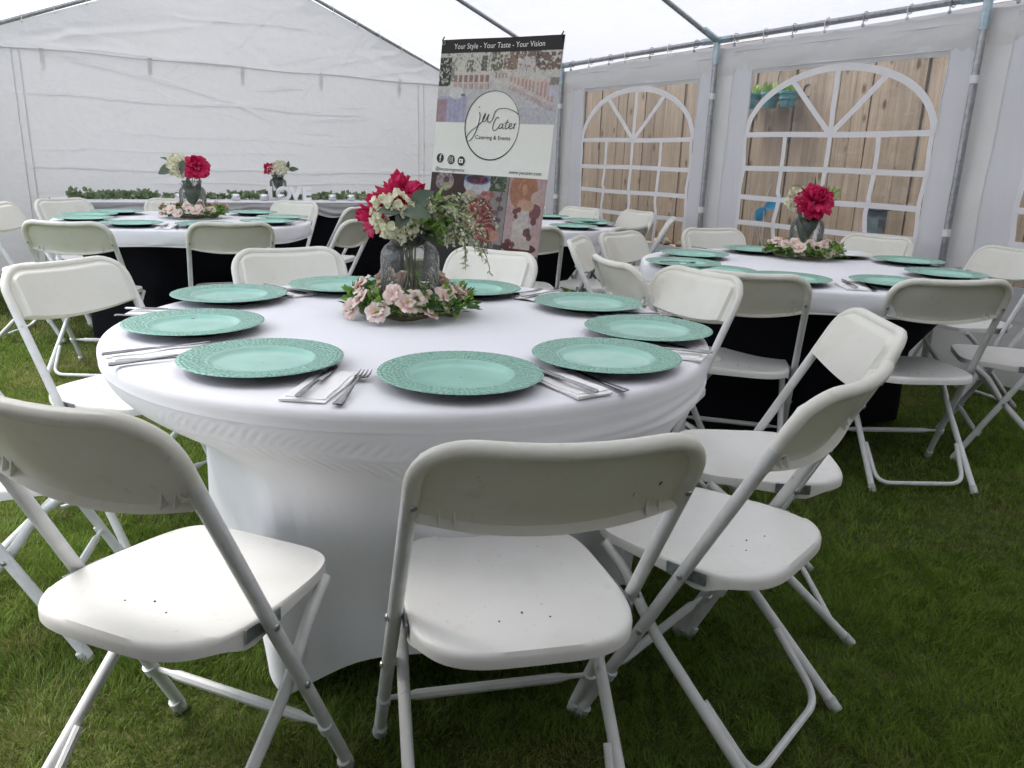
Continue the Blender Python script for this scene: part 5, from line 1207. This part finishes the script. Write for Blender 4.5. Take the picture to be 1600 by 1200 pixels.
for k, (uu, tt) in enumerate(((.071, .572), (.173, .577), (.265, .581))):
    s_ = uu * BW; disc(s_, tt, .0235, M['ink'], .0022, 'icon_disc')
    if k == 0: put_flat(text_mesh('f', .05, bevel=.0), s_ + .002, tt + .0165, M['whiteink'], 'icon_letter', .0040)
    if k == 1:
        def rr_ring(hw, r0_, wd):
            pts = []
            for (sx, sy, a0) in ((1, 1, 0), (-1, 1, 90), (-1, -1, 180), (1, -1, 270)):
                for a in (0, 30, 60, 90): pts.append((s_ + sx * (hw - r0_) + r0_ * math.cos(R(a0 + a)), tt + sy * (hw - r0_) + r0_ * math.sin(R(a0 + a))))
            pts.append(pts[0]); ribbon(pts, wd, M['whiteink'], 'icon_outline', .0040)
        rr_ring(.0125, .004, .0022); rr_ring(.006, .006, .0022); disc(s_ + .0075, tt - .0075, .0014, M['whiteink'], .0040, 'icon_dot')
    if k == 2:
        m = MB(); m.add([bp(s_ + x, tt + y, .0040 + bsurf(s_, tt)) - borg for x, y in ((-.013, -.008), (-.011, -.010), (.011, -.010), (.013, -.008), (.013, .008), (.011, .010), (-.011, .010), (-.013, .008))], [tuple(range(7, -1, -1))]); m.obj('icon_outline', M['whiteink'], sheet, False)
        m = MB(); m.add([bp(s_ + x, tt + y, .0058 + bsurf(s_, tt)) - borg for x, y in ((-.004, -.0055), (-.004, .0055), (.006, 0))], [(0, 1, 2)]); m.obj('icon_arrow', M['ink'], sheet, False)
for sx in (.012, BW - .012):
    m = MB(); c = bp(sx, .014, .003) - borg; m.tube([c + (BU * math.cos(a) + BD * math.sin(a)) * .008 for a in np.linspace(0, 2 * math.pi, 17)], .003, 6, cap=False); m.obj('grommet', M['steel'], ban)
    m = MB(); c = bp(sx, .0, .004) - borg; m.tube([c + BD * .02, c + BNn * .012 + BD * .004, c - BD * .014], .0035, 6); m.obj('hook', M['wire'], ban)
ctr = bp(BW / 2, .85, -.06) - borg
for sx in (.012, BW - .012): 
    for tt in (.006, BHt - .006):
        m = MB(); m.tube([ctr, (ctr + (bp(sx, tt, -.01) - borg)) / 2 - BNn * .02, bp(sx, tt, -.006) - borg], .004, 6); m.obj('stand_arm', M['wire'], ban)
for an in (90, 215, 325):
    m = MB(); f_ = Vector((ctr.x + .38 * math.cos(R(an)), ctr.y + .38 * math.sin(R(an)) + .08, .01)); m.tube([ctr, f_], .009, 8); m.obj('stand_leg', M['wire'], ban)
for o in bpy.data.objects:
    if o.parent is None and o.type in ('MESH', 'EMPTY') and 'kind' not in o and 'label' not in o: print('UNLABELLED', o.name)
